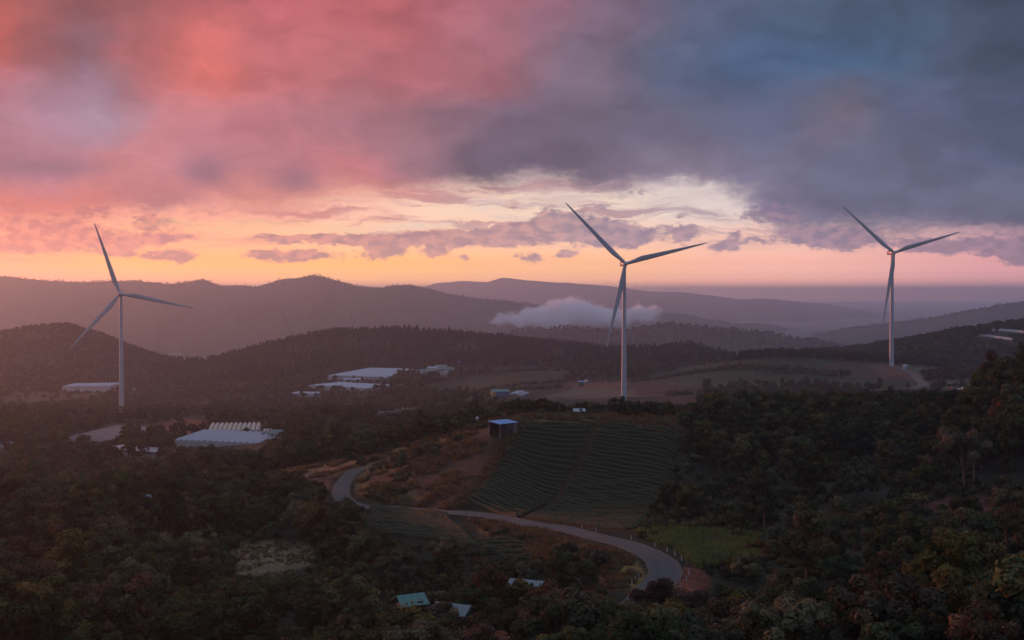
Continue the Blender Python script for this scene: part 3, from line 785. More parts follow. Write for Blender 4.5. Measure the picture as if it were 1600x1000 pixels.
def turbine(px, py_hub, py_base, R_px, angs, yaw, label):
    D = 66.0 * F / R_px
    b = P(px, py_base, D); hb = P(px, py_hub, D)
    b.z = min(b.z, gz(b.x, b.y)) - .05
    H = hb.z - b.z
    t = empty('wind_turbine', b, label, 'wind turbine', 'wind turbines on the hills')
    V, Fq = lathe([(2.25 - .95 * k / 24, .5 + (H - 2.6) * k / 24) for k in range(25)])
    tw = link('tower', mesh_np('tower', V, Fq, M['white_paint'], True), t)
    for k in (.27, .53, .78):
        r = 2.25 - .95 * k
        V, Fq = lathe([(r + .005, -.18), (r + .05, -.12), (r + .05, .12), (r - .01, .18)])
        o = link('flange', mesh_np('flange', V, Fq, M['turbine_grey'], True), tw); o.location.z = .5 + (H - 2.6) * k
    mb = MB(); mb.box((-1.0, -2.17, 2.6), (1.0, .16, 2.3)); o = mb.build('door', M['turbine_grey'], tw)
    V, Fq = lathe([(0.02, .45), (4.2, .45), (4.6, .3), (4.6, -1.2)])
    link('foundation', mesh_np('foundation', V, Fq, M['concrete'], False), t)
    # nacelle: tapered housing behind the hub; rotor axis points to the viewer turned by yaw
    na = bpy.data.objects.new('nacelle', None)
    secs = [(-2.6, 1.5, 1.55), (-1.6, 1.75, 1.85), (2.0, 1.9, 2.0), (6.5, 1.9, 1.95), (8.6, 1.6, 1.7), (9.0, 1.2, 1.3)]
    V = []; Fq = []; n = 16
    for (y, w, h) in secs:
        for k in range(n):
            a = 2 * math.pi * k / n; c, s = math.cos(a), math.sin(a)
            V.append((w * math.copysign(abs(c) ** .45, c), y, h * math.copysign(abs(s) ** .45, s)))
    for i in range(len(secs) - 1):
        for k in range(n):
            k2 = (k + 1) % n; Fq.append((i * n + k2, i * n + k, (i + 1) * n + k, (i + 1) * n + k2))
    V.append((0, 9.0, 0)); m = len(V) - 1
    Fq += [((len(secs) - 1) * n + (k + 1) % n, (len(secs) - 1) * n + k, m, m) for k in range(n)]
    me = bpy.data.meshes.new('nacelle'); me.from_pydata(V, [], [tuple(dict.fromkeys(f)) for f in Fq]); me.materials.append(M['white_paint'])
    me.polygons.foreach_set('use_smooth', np.ones(len(me.polygons), dtype=bool))
    nac = link('nacelle', me, t); nac.location = (0, 0, H - .6); nac.rotation_euler = (0, 0, yaw)
    mb = MB(); mb.box((0, 6.2, 2.35), (3.0, 1.6, .9)); mb.build('cooler', M['turbine_grey'], nac)
    mb = MB(); mb.tube([(.7, 7.6, 1.8), (.7, 7.6, 3.9)], .06, 6); mb.build('wind_vane', M['dark_metal'], nac)
    V, Fq = lathe([(1.55, -2.55), (1.75, -3.2), (1.72, -4.4), (1.4, -5.5), (.85, -6.2), (.3, -6.5), (.02, -6.55)], 24, 'Y')
    hub = link('hub', mesh_np('hub', V, Fq, M['white_paint'], True), t)
    hub.location = (0, 0, H - .6); hub.rotation_euler = (0, 0, yaw)
    for a in angs:
        o = link('blade', BLADE, t)
        # blade runs along local z; turn it in the rotor plane to the picture angle, then yaw
        Mx = Matrix.Rotation(yaw, 4, 'Z') @ Matrix.Translation((0, -4.0, 0)) @ Matrix.Rotation(math.radians(90 - a), 4, 'Y')
        o.matrix_local = Matrix.Translation((0, 0, H - .6)) @ Mx
    return t
turbine(190, 458, 643, 112, (108.8, -11.4, 228.5), math.radians(9), 'white wind turbine at the left with one blade pointing steeply up before the mountain')
turbine(975, 411, 632, 130, (135.9, 14.3, 256.6), math.radians(9), 'largest white wind turbine standing behind the tea hillside next to the low cloud')
turbine(1393, 394, 574, 108, (140.4, 17, 260.2), math.radians(8), 'white wind turbine on the grassy rise at the right near the long blue hill')

# ------------------------------------------------------------------ greenhouses, sheds, houses
M['film'] = simple_mat('film', (.37, .37, .395), .75, .10, .25, stain=(.3, .3, .34))
M['film_blue'] = simple_mat('film_blue', (.31, .325, .36), .75, .10, .3, stain=(.27, .32, .42))
M['film_cream'] = simple_mat('film_cream', (.40, .35, .29), .75, .14, .3, stain=(.3, .25, .21))
M['film_dim'] = simple_mat('film_dim', (.24, .23, .24), .8, .12, .2, stain=(.2, .18, .18))
M['shade_net'] = simple_mat('shade_net', (.13, .11, .10), .9, .25, .3)
M['wall_film'] = simple_mat('wall_film', (.42, .38, .36), .7, .25, .3, stain=(.3, .26, .24))
M['post_metal'] = simple_mat('post_metal', (.25, .25, .26), .5, .2, 1)
M['blue_roof'] = simple_mat('blue_roof', (.13, .33, .58), .4, .08, .8, stain=(.16, .28, .42))
M['green_roof'] = simple_mat('green_roof', (.07, .17, .145), .5, .12, .9, stain=(.10, .14, .12))
M['pale_roof'] = simple_mat('pale_roof', (.14, .17, .165), .5, .12, .9, stain=(.15, .15, .14))
M['white_wall'] = simple_mat('white_wall', (.55, .54, .52), .8, .08, .8, stain=(.38, .35, .32))
M['orange_wall'] = simple_mat('orange_wall', (.48, .20, .06), .8, .1, .8)
M['blue_wall'] = simple_mat('blue_wall', (.06, .12, .24), .7, .1, .8)
M['green_wall'] = simple_mat('green_wall', (.04, .075, .07), .7, .2, .8)
M['dark_wood'] = simple_mat('dark_wood', (.05, .04, .035), .85, .3, 2, bump=.3)
M['pale_wood'] = simple_mat('pale_wood', (.22, .19, .17), .8, .2, 2)
M['dark_glass'] = simple_mat('dark_glass', (.02, .022, .026), .12, .1, 1)
PROT = np.full((250, 400), 0.0)          # distance of things that must stay in view, on a quarter-size grid of photo pixels
def protect(poly, D, soft=0):
    yy, xx = np.mgrid[0:250, 0:400]
    mk = inpoly(xx * 4 + 2, yy * 4 + 2, poly)
    PROT[mk] = np.maximum(PROT[mk], D)
def keepoff(pts, pad):
    """no trees on the footprint"""
    xs = [p[0] for p in pts]; ys = [p[1] for p in pts]
    cx, cy_ = sum(xs) / len(xs), sum(ys) / len(ys)
    poly = []
    for x, y in zip(xs, ys):
        d = math.hypot(x - cx, y - cy_) or 1
        poly.append((x + (x - cx) / d * pad, y + (y - cy_) / d * pad))
    mk = inpoly(GX, GY, poly)
    TREEMASK[mk] = 1
def greenhouse(NL, FL, FR, zr, nspan, wall, rise, label, roof, wallm=None, NR=None, group='greenhouses in the valley', pad=4):
    """multi-span tunnel house; corners are photo pixels of its eaves at height zr; spans run from the near to the far side"""
    D0 = [-zr / slope(q[1]) for q in (NL, FL, FR)]
    hz_ = [hit(*q, d * .78, d * 1.22).z for q, d in zip((NL, FL, FR), D0)]
    zr = sorted(hz_)[1] + wall
    a = onplane(*NL, zr); b = onplane(*FL, zr); c = onplane(*FR, zr)
    ax = c - b; ay = b - a
    ground = min(gz((a + ax * s + ay * t).x, (a + ax * s + ay * t).y) for s in (0, .5, 1) for t in (0, .5, 1))
    wall = max(wall, min(zr - ground + .2, wall + (5 if pad == 4 else .5)))
    t = empty('greenhouse', (a.x, a.y, zr - wall), label, 'greenhouse', group)
    W = ax.length; L = ay.length; ux = ax / W; uy = ay / L
    sw = W / nspan; nseg = 8
    wm = wallm or M['wall_film']
    V = []; Fq = []; 
    over = .15
    for yv in np.linspace(-over, L + over, 7):
        for k in range(nseg + 1):
            an = math.pi * k / nseg
            p = ux * (sw / 2 - math.cos(an) * sw / 2 * .985) + uy * yv
            sag = .04 * math.sin(yv * 1.7)
            V.append((p.x, p.y, wall + math.sin(an) * rise + sag))
    for i in range(6):
        for k in range(nseg):
            q = i * (nseg + 1) + k; Fq.append((q, q + nseg + 1, q + nseg + 2, q + 1))
    roofm = mesh_np('roof_span', V, Fq, roof, True)
    gv_ = [(0, 0, 0)] ; 
    V = []
    for k in range(nseg + 1):
        an = math.pi * k / nseg
        p = ux * (sw / 2 - math.cos(an) * sw / 2 * .98)
        V.append((p.x, p.y, wall + math.sin(an) * rise * .985))
    gm = bpy.data.meshes.new('gable'); gm.from_pydata(V, [], [tuple(range(nseg + 1))]); gm.materials.append(wm)
    gm2 = MB().box((0, L / 2, wall + .06), (.46, L, .22), 0); gme_ = None  # gutter strip, dark and widened to deepen the shading between spans
    for i in range(nspan + 1):
        q = ux * sw * i
        if gme_ is None:
            go_ = gm2.build('gutter_shade', M['dark_metal'], t); gme_ = go_.data
        else: go_ = link('gutter_shade', gme_, t)
        go_.location = (q.x, q.y, 0); go_.rotation_euler = (0, 0, math.atan2(uy.y, uy.x) - math.pi / 2)
    for i in range(nspan):
        o = link('roof_span', roofm, t); q = ux * sw * i; o.location = (q.x, q.y, (i * 7919 % 13) / 13 * .12 - .06)
        for side in (0, 1):
            g_ = link('gable', gm, o); q = uy * (L * side); g_.location = (q.x, q.y, 0)
    # side walls with posts and a lower kick board
    cs = [Vector((0, 0, 0)), ux * W, ux * W + uy * L, uy * L]
    for i in range(4):
        p, q = cs[i], cs[(i + 1) % 4]
        V = [(p.x, p.y, -1.0), (q.x, q.y, -1.0), (q.x, q.y, wall - .02), (p.x, p.y, wall - .02)]
        me = bpy.data.meshes.new('side_wall'); me.from_pydata(V, [], [(0, 1, 2, 3)]); me.materials.append(wm)
        wl = link('side_wall', me, t)
        mb = MB(); n = max(2, int((q - p).length / max(sw, 3)))
        for k in range(n + 1):
            s = p.lerp(q, k / n); mb.box((s.x, s.y, wall / 2 - .5), (.16, .16, wall + 1))
        mb.build('post_row', M['post_metal'], wl)['kind'] = 'stuff'
    keepoff([a, a + ax, a + ax + ay, b], pad)
    cr = [a, b, c, a + ax]
    pr = [pix(*v_) for v_ in (a, b, c, a + ax)]
    protect([(x, y + (2 if k in (0, 3) else -3)) for k, (x, y) in enumerate(pr)], min(v_.y for v_ in cr) - 5)
    return t
Vec = Vector
def strip(p0, p1, label):
    """long low plastic tunnels in a row following the hillside"""
    n = 12
    pts = [hit(p0[0] + (p1[0] - p0[0]) * i / n, p0[1] + (p1[1] - p0[1]) * i / n, 1250, 1750) for i in range(n + 1)]
    ys = np.array([p.y for p in pts]); k = np.polyfit(range(n + 1), ys, 1); ys = np.polyval(k, range(n + 1))
    pts = [Vector((p.x * y / p.y, y, gz(p.x * y / p.y, y))) for p, y in zip(pts, ys)]
    t = empty('greenhouse', pts[0], label, 'greenhouse', 'greenhouses in the valley')
    for i in range(n):
        a, b = pts[i] - pts[0], pts[i + 1] - pts[0]
        V = []; Fq = []
        for q in (a, a.lerp(b, .97)):
            V += [(q.x, q.y - 3.4, q.z - 1), (q.x, q.y - 3.4, q.z + 1.2), (q.x, q.y - 2, q.z + 2.1), (q.x, q.y, q.z + 2.5), (q.x, q.y + 5, q.z + 3.0), (q.x, q.y + 9, q.z + 2.2), (q.x, q.y + 9, q.z - 1)]
        for j in range(6): Fq.append((j, j + 7, j + 8, j + 1))
        me = mesh_np('roof_span', V, Fq, M['film'], False); link('roof_span', me, t)
    keepoff([pts[0] + Vector((0, -4, 0)), pts[-1] + Vector((0, -4, 0)), pts[-1] + Vector((0, 10, 0)), pts[0] + Vector((0, 10, 0))], 1)
    protect([(p0[0], p0[1] - 4), (p1[0], p1[1] - 4), (p1[0], p1[1]), (p0[0], p0[1])], pts[0].y - 20)
greenhouse((270,691), (317,675), (440,680), -69.0, 14, 3.2, 1.7, 'long ribbed greenhouse roof of bluish film behind the trees at centre left', M['film_blue'])
greenhouse((323,676.5), (330,664.5), (408,664), -67.5, 11, 3.0, 1.7, 'cream tunnel greenhouse with upright ribs joined behind the bluish ribbed roof', M['film_cream'])
greenhouse((409,676.5), (412,673), (426,673), -68.0, 3, 2.6, 1.3, 'small cream greenhouse of three tunnels beside the cream ribbed one', M['film_cream'])
greenhouse((96,605), (114,600), (187,599), -104.0, 12, 4.6, 1.2, 'wide pale greenhouse with a pink-lit front wall left of the turbine tower', M['film'], simple_mat('film_lit_pink', (.62, .42, .36), .6, .2, .3))  # pink sunset light on the front wall is painted into its colour
greenhouse((512,587.5), (578,575.5), (659,578), -92.0, 22, 2.0, 1.3, 'largest pale greenhouse below the pine ridge, topmost of the three', M['film'])
greenhouse((482,603), (528,598), (614,602.5), -95.0, 20, 1.8, 1.2, 'flat pale greenhouse between the topmost one and the small one', M['film'])
greenhouse((449,615.5), (464,613), (505,614), -96.0, 9, 2.2, 1.2, 'small low greenhouse with cream side wall below the two larger pale ones', M['film'])
greenhouse((584,646), (618,638), (668,631), -92.5, 9, 2.0, .5, 'dull pale low greenhouse beside a dark tree left of the tea hill', M['film_dim'])
greenhouse((795,616), (806,611.5), (819,611.5), -75.0, 2, 2.5, .9, 'bluish twin tunnel beside the orange-walled farmhouse', M['film_blue'])
greenhouse((808,617.5), (818,613.5), (827,613.5), -75.2, 2, 2.5, .9, 'bluish twin tunnel nearest the big turbine, right of its twin', M['film_blue'])
strip((1524,525), (1580,531.5), 'lower pale greenhouse strip on the wooded hill at the right edge')
strip((1546,517), (1612,521.5), 'upper pale greenhouse strip on the wooded hill at the right edge')
greenhouse((-40,701), (-8,694), (34,695.5), -76.0, 6, 4.0, 1.6, 'greenhouse with two rounded pink-lit gables at the left edge', M['film_dim'], simple_mat('film_lit_peach', (.60, .36, .26), .6, .2, .4))  # gable colour carries the warm low sunlight falling on it

protect([(270,691),(317,675),(440,680),(425,686),(400,690),(370,700),(345,700),(330,690),(300,696)], 610)
def net_house(pixs, zr, label):
    cs = [onplane(x, y, zr) for x, y in pixs]
    c0 = cs[0]
    t = empty('net_house', (c0.x, c0.y, zr - 3.0), label, 'net house')
    n = 18; V = []; Fq = []
    for i in range(n + 1):
        for j in range(n + 1):
            p = cs[0].lerp(cs[1], i / n).lerp(cs[3].lerp(cs[2], i / n), j / n) - c0
            V.append((p.x, p.y, 3.0 - .5 * abs(math.sin(i * math.pi / 3)) * abs(math.sin(j * math.pi / 3))))
    for i in range(n):
        for j in range(n):
            a = i * (n + 1) + j; Fq.append((a, a + n + 1, a + n + 2, a + 1))
    link('net_roof', mesh_np('net_roof', V, Fq, M['shade_net'], True), t)
    for i in range(4):
        p, q = cs[i] - c0, cs[(i + 1) % 4] - c0
        me = bpy.data.meshes.new('side_net'); 
        me.from_pydata([(p.x, p.y, -1), (q.x, q.y, -1), (q.x, q.y, 2.9), (p.x, p.y, 2.9)], [], [(0, 1, 2, 3)]); me.materials.append(M['wall_film'] if i in (0, 3) else M['shade_net'])
        w = link('side_net', me, t)
        mb = MB(); m = max(3, int((q - p).length / 6))
        for k in range(m + 1):
            s = p.lerp(q, k / m); mb.box((s.x, s.y, 1), (.18, .18, 4.2))
        mb.build('post_row', M['post_metal'], w)['kind'] = 'stuff'
    keepoff(cs, 3)
    pr = [pix(*c) for c in cs]; protect([(x, y) for x, y in pr], min(c.y for c in cs))
net_house([(96,685), (160,689), (252,672), (182,664)], -74.5, 'low grey shade-net plot with pale edges below the left turbine')

FRONT = []
def house(px, py, D, w, d, h, rh, rz, label, roofm, wallm, windows=2, name='house', cat='house', group=None, prot=True, z=None):
    """small gabled house; px, py is the middle of its base seen at distance D"""
    p = P(px, py, D) if D > 300 else hit(px, py, D * .8, D * 1.2)
    p.z = gz(p.x, p.y) if z is None else z
    t = empty(name, p, label, cat, group, rz)
    mb = MB(); mb.box((0, 0, h / 2 - .4), (w, d, h + .8))
    mb.add([(-w / 2, -d / 2, h), (-w / 2, d / 2, h), (-w / 2, 0, h + rh)], [(0, 2, 1)]); mb.add([(w / 2, -d / 2, h), (w / 2, d / 2, h), (w / 2, 0, h + rh)], [(0, 1, 2)])
    wl = mb.build('wall', wallm, t)
    o = .45; th = .10
    for s in (-1, 1):
        e = -o * rh / (d / 2)
        V = [(-w / 2 - o, s * (d / 2 + o), h + e), (w / 2 + o, s * (d / 2 + o), h + e), (w / 2 + o, 0, h + rh), (-w / 2 - o, 0, h + rh)]
        V += [(x, y, z_ + th) for x, y, z_ in V]
        mb = MB(); mb.add(V, [(0, 1, 2, 3), (7, 6, 5, 4), (0, 4, 5, 1), (1, 5, 6, 2), (2, 6, 7, 3), (3, 7, 4, 0)])
        rf = mb.build('roof', roofm, t)
        mb = MB()                                     # ribs of the metal sheet
        n = int(w / .8)
        for k in range(n + 1):
            x = -w / 2 - o + (w + 2 * o) * k / n
            mb.tube([(x, s * (d / 2 + o), h + e + th + .01), (x, .02 * s, h + rh + th + .01)], .035, 4)
        mb.build('roof_rib', roofm, rf)
    for k in range(windows):
        x = -w / 2 + w * (k + 1) / (windows + 2)
        mb = MB(); mb.box((x, -d / 2 - .03, h * .58), (min(1.2, w * .16), .08, 1.0)); f = mb.build('window', M['white_wall'], t)
        mb = MB(); mb.box((x, -d / 2 - .06, h * .58), (min(1.0, w * .13), .06, .82)); mb.build('pane', M['dark_glass'], f)
    x = -w / 2 + w * (windows + 1) / (windows + 2)
    mb = MB(); mb.box((x, -d / 2 - .03, 1.0), (.9, .08, 2.0)); mb.build('door', M['dark_wood'], t)
    keepoff([p + Vec((-w / 2 - 1, -d / 2 - 1, 0)), p + Vec((w / 2 + 1, -d / 2 - 1, 0)), p + Vec((w / 2 + 1, d / 2 + 1, 0)), p + Vec((-w / 2 - 1, d / 2 + 1, 0))], 1)
    if D < 300: FRONT.append((p.x, p.y, p.z, w, d, h))
    if prot:
        k = F / D
        protect([(px - w / 2 * k, py - (h + rh + .5) * k - 4), (px + w / 2 * k, py - (h + rh + .5) * k - 4), (px + w / 2 * k, py - h * .85 * k), (px - w / 2 * k, py - h * .85 * k)], D - 4)
    return t
# near houses
house(641, 957, 186, 3.6, 3.4, 1.7, 1.0, math.radians(28), 'small house with a teal metal roof among trees at the bottom centre', M['green_roof'], M['green_wall'], 2)
house(709, 972, 180, 4.8, 3.6, 1.7, .9, math.radians(-24), 'house with a pale grey-green roof, just right of the teal-roofed one', M['pale_roof'], M['green_wall'], 2)
house(824, 930, 190, 4.6, 3.8, 1.6, .7, math.radians(-20), 'dark house with a grey-green roof half hidden behind the pale pole', M['pale_roof'], M['green_wall'], 1)
house(231, 784, 398, 4.6, 4.0, 2.0, 1.2, math.radians(-14), 'tiny grey hut alone among the dark trees on the left', M['pale_roof'], M['green_wall'], 1)
# low white nursery with a thin dark roof edge
def nursery():
    a = P(158, 712, 566); b = P(262, 716, 548)
    z = min(gz(a.x, a.y), gz(b.x, b.y)) + .2
    ux = (b - a); ux.z = 0; W = ux.length; ux.normalize(); uy = Vec((-ux.y, ux.x, 0)); L = 14.0; h = 3.8
    t = empty('nursery', (a.x, a.y, z), 'long low white nursery with a dark roof edge, partly behind dark round trees', 'nursery')
    n = 12
    for k in range(n):
        p = ux * (W * k / n); q = ux * (W * (k + 1) / n - .25)
        mb = MB()
        top = h - (.6 if k % 3 else .0); lo = -1 + (.9 if k % 4 == 1 else 0)
        mb.add([(p.x, p.y, lo), (q.x, q.y, lo), (q.x, q.y, top), (p.x, p.y, top)], [(0, 1, 2, 3)])
        mb.build('wall_panel', M['white_wall'] if k % 5 else M['wall_film'], t)
        mb = MB(); s = ux * (W * k / n - .12); mb.box((s.x, s.y, h / 2 - .3), (.2, .2, h + 1)); mb.build('post', M['post_metal'], t)
    c = ux * (W / 2) + uy * (L / 2 - .4)
    mb = MB(); mb.box((c.x, c.y, h + .15), (W + 1.2, L + 1, .22), math.atan2(ux.y, ux.x)); mb.build('roof', M['film_dim'], t)
    c = ux * (W / 2) - uy * .95
    mb = MB(); mb.box((c.x, c.y, h + .12), (W + 1.4, .14, .42), math.atan2(ux.y, ux.x)); mb.build('roof_edge', M['dark_metal'], t)
    c = ux * (W / 2) + uy * (L * .5)
    mb = MB(); mb.box((c.x, c.y, h / 2 - .8), (W * .99, .1, h + .6), math.atan2(ux.y, ux.x)); mb.build('back_wall', M['white_wall'], t)
    keepoff([a, b, b + uy * L, a + uy * L], 3)
    protect([(160, 699), (262, 702), (258, 711), (235, 712), (160, 708)], 545)
nursery()
# blue-roofed shed on the edge of the tea hill
def shed():
    p = P(786, 677, 303); p.z = gz(p.x, p.y)
    t = empty('shed', p, 'open shed with a bright blue sheet roof at the top corner of the tea field', 'shed', None, math.radians(38))
    w, d, h0, h1 = 5.2, 4.4, 2.7, 3.1
    V = [(-w / 2 - .3, -d / 2 - .3, h0), (w / 2 + .3, -d / 2 - .3, h0 + .15), (w / 2 + .3, d / 2 + .3, h1 + .1), (-w / 2 - .3, d / 2 + .3, h1)]
    V += [(x, y, z + .1) for x, y, z in V]
    mb = MB(); mb.add(V, [(3, 2, 1, 0), (4, 5, 6, 7), (0, 1, 5, 4), (1, 2, 6, 5), (2, 3, 7, 6), (3, 0, 4, 7)]); r = mb.build('roof', M['blue_roof'], t)
    mb = MB()
    for k in range(9):
        s = k / 8; x = -w / 2 - .3 + (w + .6) * s
        mb.tube([(x, -d / 2 - .3, h0 + .15 * s + .12), (x, d / 2 + .3, h1 + .1 * s + .12)], .03, 4)
    mb.build('roof_rib', M['blue_roof'], r)
    for x, y, h in ((-w / 2, -d / 2, h0), (w / 2, -d / 2, h0 + .1), (w / 2, d / 2, h1), (-w / 2, d / 2, h1), (0, -d / 2, h0)):
        mb = MB(); mb.box((x, y, h / 2 - .4), (.14, .14, h + .75)); mb.build('post', M['pale_wood'], t)
    for k in range(9):                                # back and right-hand walls of grey sheets
        x = -w / 2 + w * (k + .5) / 9
        mb = MB(); mb.box((x, d / 2 - .08, h1 / 2 - .3), (w / 9 - .03, .06, h1 + .3)); mb.build('wall_board', M['dark_wood'], t)
    for k in range(7):
        y = -d / 2 + d * (k + .5) / 7; hh = h0 + .1 + (h1 - h0) * (k + .5) / 7
        mb = MB(); mb.box((w / 2 - .08, y, hh / 2 - .3), (.06, d / 7 - .03, hh + .3)); mb.build('wall_board', M['concrete'], t)
    mb = MB(); mb.box((-1.2, -d / 2 + .1, 1.1), (1.5, .06, 2.3)); mb.build('door', M['dark_wood'], t)
    l = (MB().tube([(1.2, -d / 2 - .1, -.4), (1.95, -d / 2 - .35, 2.9)], .11, 6).build('brace', M['pale_wood'], t))
    keepoff([p + Vec((-4, -4, 0)), p + Vec((4, -4, 0)), p + Vec((4, 4, 0)), p + Vec((-4, 4, 0))], .5)
    protect([(766, 650), (812, 648), (812, 672), (800, 682), (768, 682)], 300)
shed()
# farm buildings in the middle distance
house(781, 621, 945, 13, 8, 3.6, 1.6, math.radians(12), 'farmhouse with a green roof and one orange end wall near the bluish tunnels', M['green_roof'], M['blue_wall'], 3)
mb_p = P(771.5, 621, 943); _o = MB().box((0, 0, 1.8), (3.2, .5, 3.4)).build('orange_shopfront', M['orange_wall']); _o.location = (mb_p.x, mb_p.y - 5, gz(mb_p.x, mb_p.y - 5)); tag(_o, 'orange lean-to wall panel against the green-roofed farmhouse', 'lean-to')
FARM = [(662,587,1490,9,7,3,1.5,10,'white_wall','pale_roof','low white farmhouse at the left end of the cluster under the pine ridge'),
        (676,584,1520,12,8,3.5,1.8,-8,'white_wall','film','white farmhouse with the brightest roof in the cluster under the pine ridge'),
        (689,583,1540,14,8,3.5,2.0,5,'white_wall','pale_roof','widest grey-roofed farmhouse in the cluster under the pine ridge'),
        (702,585,1500,11,7,3.2,1.6,-15,'white_wall','green_roof','green-roofed farmhouse at the cluster end nearest the dark fields'),
        (694,589.5,1450,9,6,2.8,1.2,0,'white_wall','film_dim','low pale hut standing in front of the farm cluster'),
        (543,597,1370,8,6,3.5,1.4,0,'white_wall','film','white hut left of the pair between the two big greenhouses'),
        (557,597.5,1365,9,6,3.2,1.4,8,'white_wall','film','white hut right of the pair between the two big greenhouses'),
        (212,598,1430,8,6,3,1.5,0,'white_wall','film_dim','pale hut beyond the left turbine, nearest its tower'),
        (224,601,1400,9,6,3,1.3,0,'white_wall','film_dim','pale hut beyond the left turbine, lowest of the row'),
        (250,598,1440,10,6,3,1.3,0,'white_wall','film_dim','pale hut beyond the left turbine, farthest right of the row'),
        (116,706,548,3.4,3,2.2,.9,20,'white_wall','film','tiny white hut in dark trees left of the white nursery'),
        (908,594,1180,5,4,4.2,.5,0,'green_wall','blue_roof','small blue-green tank house below the pine ridge by the big turbine'),
        (432,680,612,7,5,2.6,1.6,-12,'white_wall','pale_roof','greenish-roofed hut at the right end of the cream greenhouses'),
        (218,668,690,6,4,2.8,1.0,10,'white_wall','film_dim','white hut at the far corner of the shade-net plot'),
        (1414,575,1120,3,3,3.6,.8,0,'white_wall','film','tiny white kiosk beside the road at the foot of the right turbine'),
        (905,646,352,2.6,2,1.4,.5,0,'wall_film','film','small pinkish plastic shelter behind the tea field')]
for px, py, D, w, d, h, rh, rz, wm, rm, lb in FARM:
    house(px, py, D, w, d, h, rh, math.radians(rz), lb, M[rm], M[wm], 2 if w > 7 else 1, 'farm_hut' if w < 10 else 'farmhouse', 'hut' if w < 10 else 'farmhouse', 'farm buildings in the valley')
# transformer platform under the left turbine
def platform():
    p = P(186, 645, 1085); z = gz(p.x, p.y)
    t = empty('transformer_platform', (p.x, p.y, z), 'flat pale platform roof just below the left turbine base', 'platform')
    MB().box((0, 0, 3.6), (13, 6, .4)).build('roof_slab', M['film'], t)
    for x in (-5.5, 0, 5.5):
        for y in (-2.4, 2.4): MB().box((x, y, 1.5), (.4, .4, 4.0)).build('post', M['concrete'], t)
    MB().box((0, 0, 1.1), (5, 3, 2.2)).build('transformer', M['turbine_grey'], t)
    protect([(172, 636), (198, 636), (198, 645), (172, 645)], 1070)
platform()
def tank(px, py, D, r, h, label, mat):
    p = P(px, py, D); p.z = gz(p.x, p.y)
    t = empty('water_tank', p, label, 'water tank')
    for a in range(4):
        MB().box((math.cos(a * 1.571 + .78) * r * .7, math.sin(a * 1.571 + .78) * r * .7, h / 2 - .3), (.2, .2, h + .6)).build('leg', M['post_metal'], t)
    V, Fq = lathe([(.02, h), (r, h), (r * 1.03, h + r * .7), (r, h + r * 1.6), (r * .5, h + r * 1.95), (.02, h + r * 2)], 16)
    link('tank_body', mesh_np('tank_body', V, Fq, mat, True), t)
M['tank_blue'] = simple_mat('tank_blue', (.05, .18, .45), .4, .1, 1)
tank(716.5, 577, 1560, 1.6, 4, 'blue water tank on legs above the farm cluster', M['tank_blue'])
tank(640.5, 649, 1000, 1.4, 2, 'blue water tank at the foot of the dark tree by the dull greenhouse', M['tank_blue'])
tank(916, 590, 1190, 1.6, 2.5, 'round white water tank next to the blue-green tank house', M['white_paint'])
tank(746, 663, 340, .5, .4, 'small white drum on the bare slope left of the blue shed', M['white_paint'])

# ------------------------------------------------------------------ vehicles on the level road
def car(px, D, paint, label, body_h=1.45, rz=0.0, pickup=False):
    y = road_cross and min(road_cross, key=lambda q: abs(pix(q.x, q.y, q.z)[0] - px))
    i = road_cross.index(y); tdir = road_cross[min(i + 1, len(road_cross) - 1)] - road_cross[max(i - 1, 0)]
    p = Vec((y.x, y.y - 1.6, y.z + .12))
    t = empty('parked_car', p, label, 'car', 'vehicles on the level road', math.atan2(tdir.y, tdir.x))
    prof = [(-2.2, .35), (-2.25, .8), (-1.9, .98), (-1.2, 1.02), (-.75, body_h), (.7, body_h), (1.25, 1.0), (2.1, .9), (2.25, .6), (2.2, .35)] if not pickup else \
           [(-2.5, .4), (-2.5, 1.0), (-.3, 1.0), (-.25, body_h), (.9, body_h), (1.35, 1.05), (2.4, .95), (2.5, .6), (2.45, .4)]
    n = len(prof); V = [(x, -.85, z) for x, z in prof] + [(x, .85, z) for x, z in prof]
    mb = MB(); mb.add(V, [tuple(range(n)), tuple(range(2 * n - 1, n - 1, -1))] + [(i_, i_ + n, (i_ + 1) % n + n, (i_ + 1) % n) for i_ in range(n)])
    mb.build('body', paint, t)
    x0, x1 = (-.7, .75) if not pickup else (-.15, .95)
    for s in (-1, 1): MB().add([(x0, s * .86, 1.05), (x1 + .3, s * .86, 1.05), (x1, s * .86, body_h - .1), (x0 + .1, s * .86, body_h - .1)], [(0, 1, 2, 3)]).build('window', M['dark_glass'], t)
    for x in (-1.4, 1.4):
        for s in (-1, 1): MB().tube([(x, s * .7, .34), (x, s * .9, .34)], .34, 12).build('wheel', M['dark_metal'], t)
    q = pix(p.x, p.y, p.z); protect([(q[0] - 6, q[1] - 5), (q[0] + 6, q[1] - 5), (q[0] + 6, q[1] + 1), (q[0] - 6, q[1] + 1)], p.y - 4)
M['car_white'] = simple_mat('car_white', (.7, .7, .7), .3, .03, 1)
M['car_red'] = simple_mat('car_red', (.28, .05, .045), .3, .05, 1)
car(1507, 880, M['car_white'], 'white pickup truck on the level road beyond the wooded slope', 1.75, pickup=True)
car(1491, 880, M['car_red'], 'dark red car on the level road, just left of the white pickup')

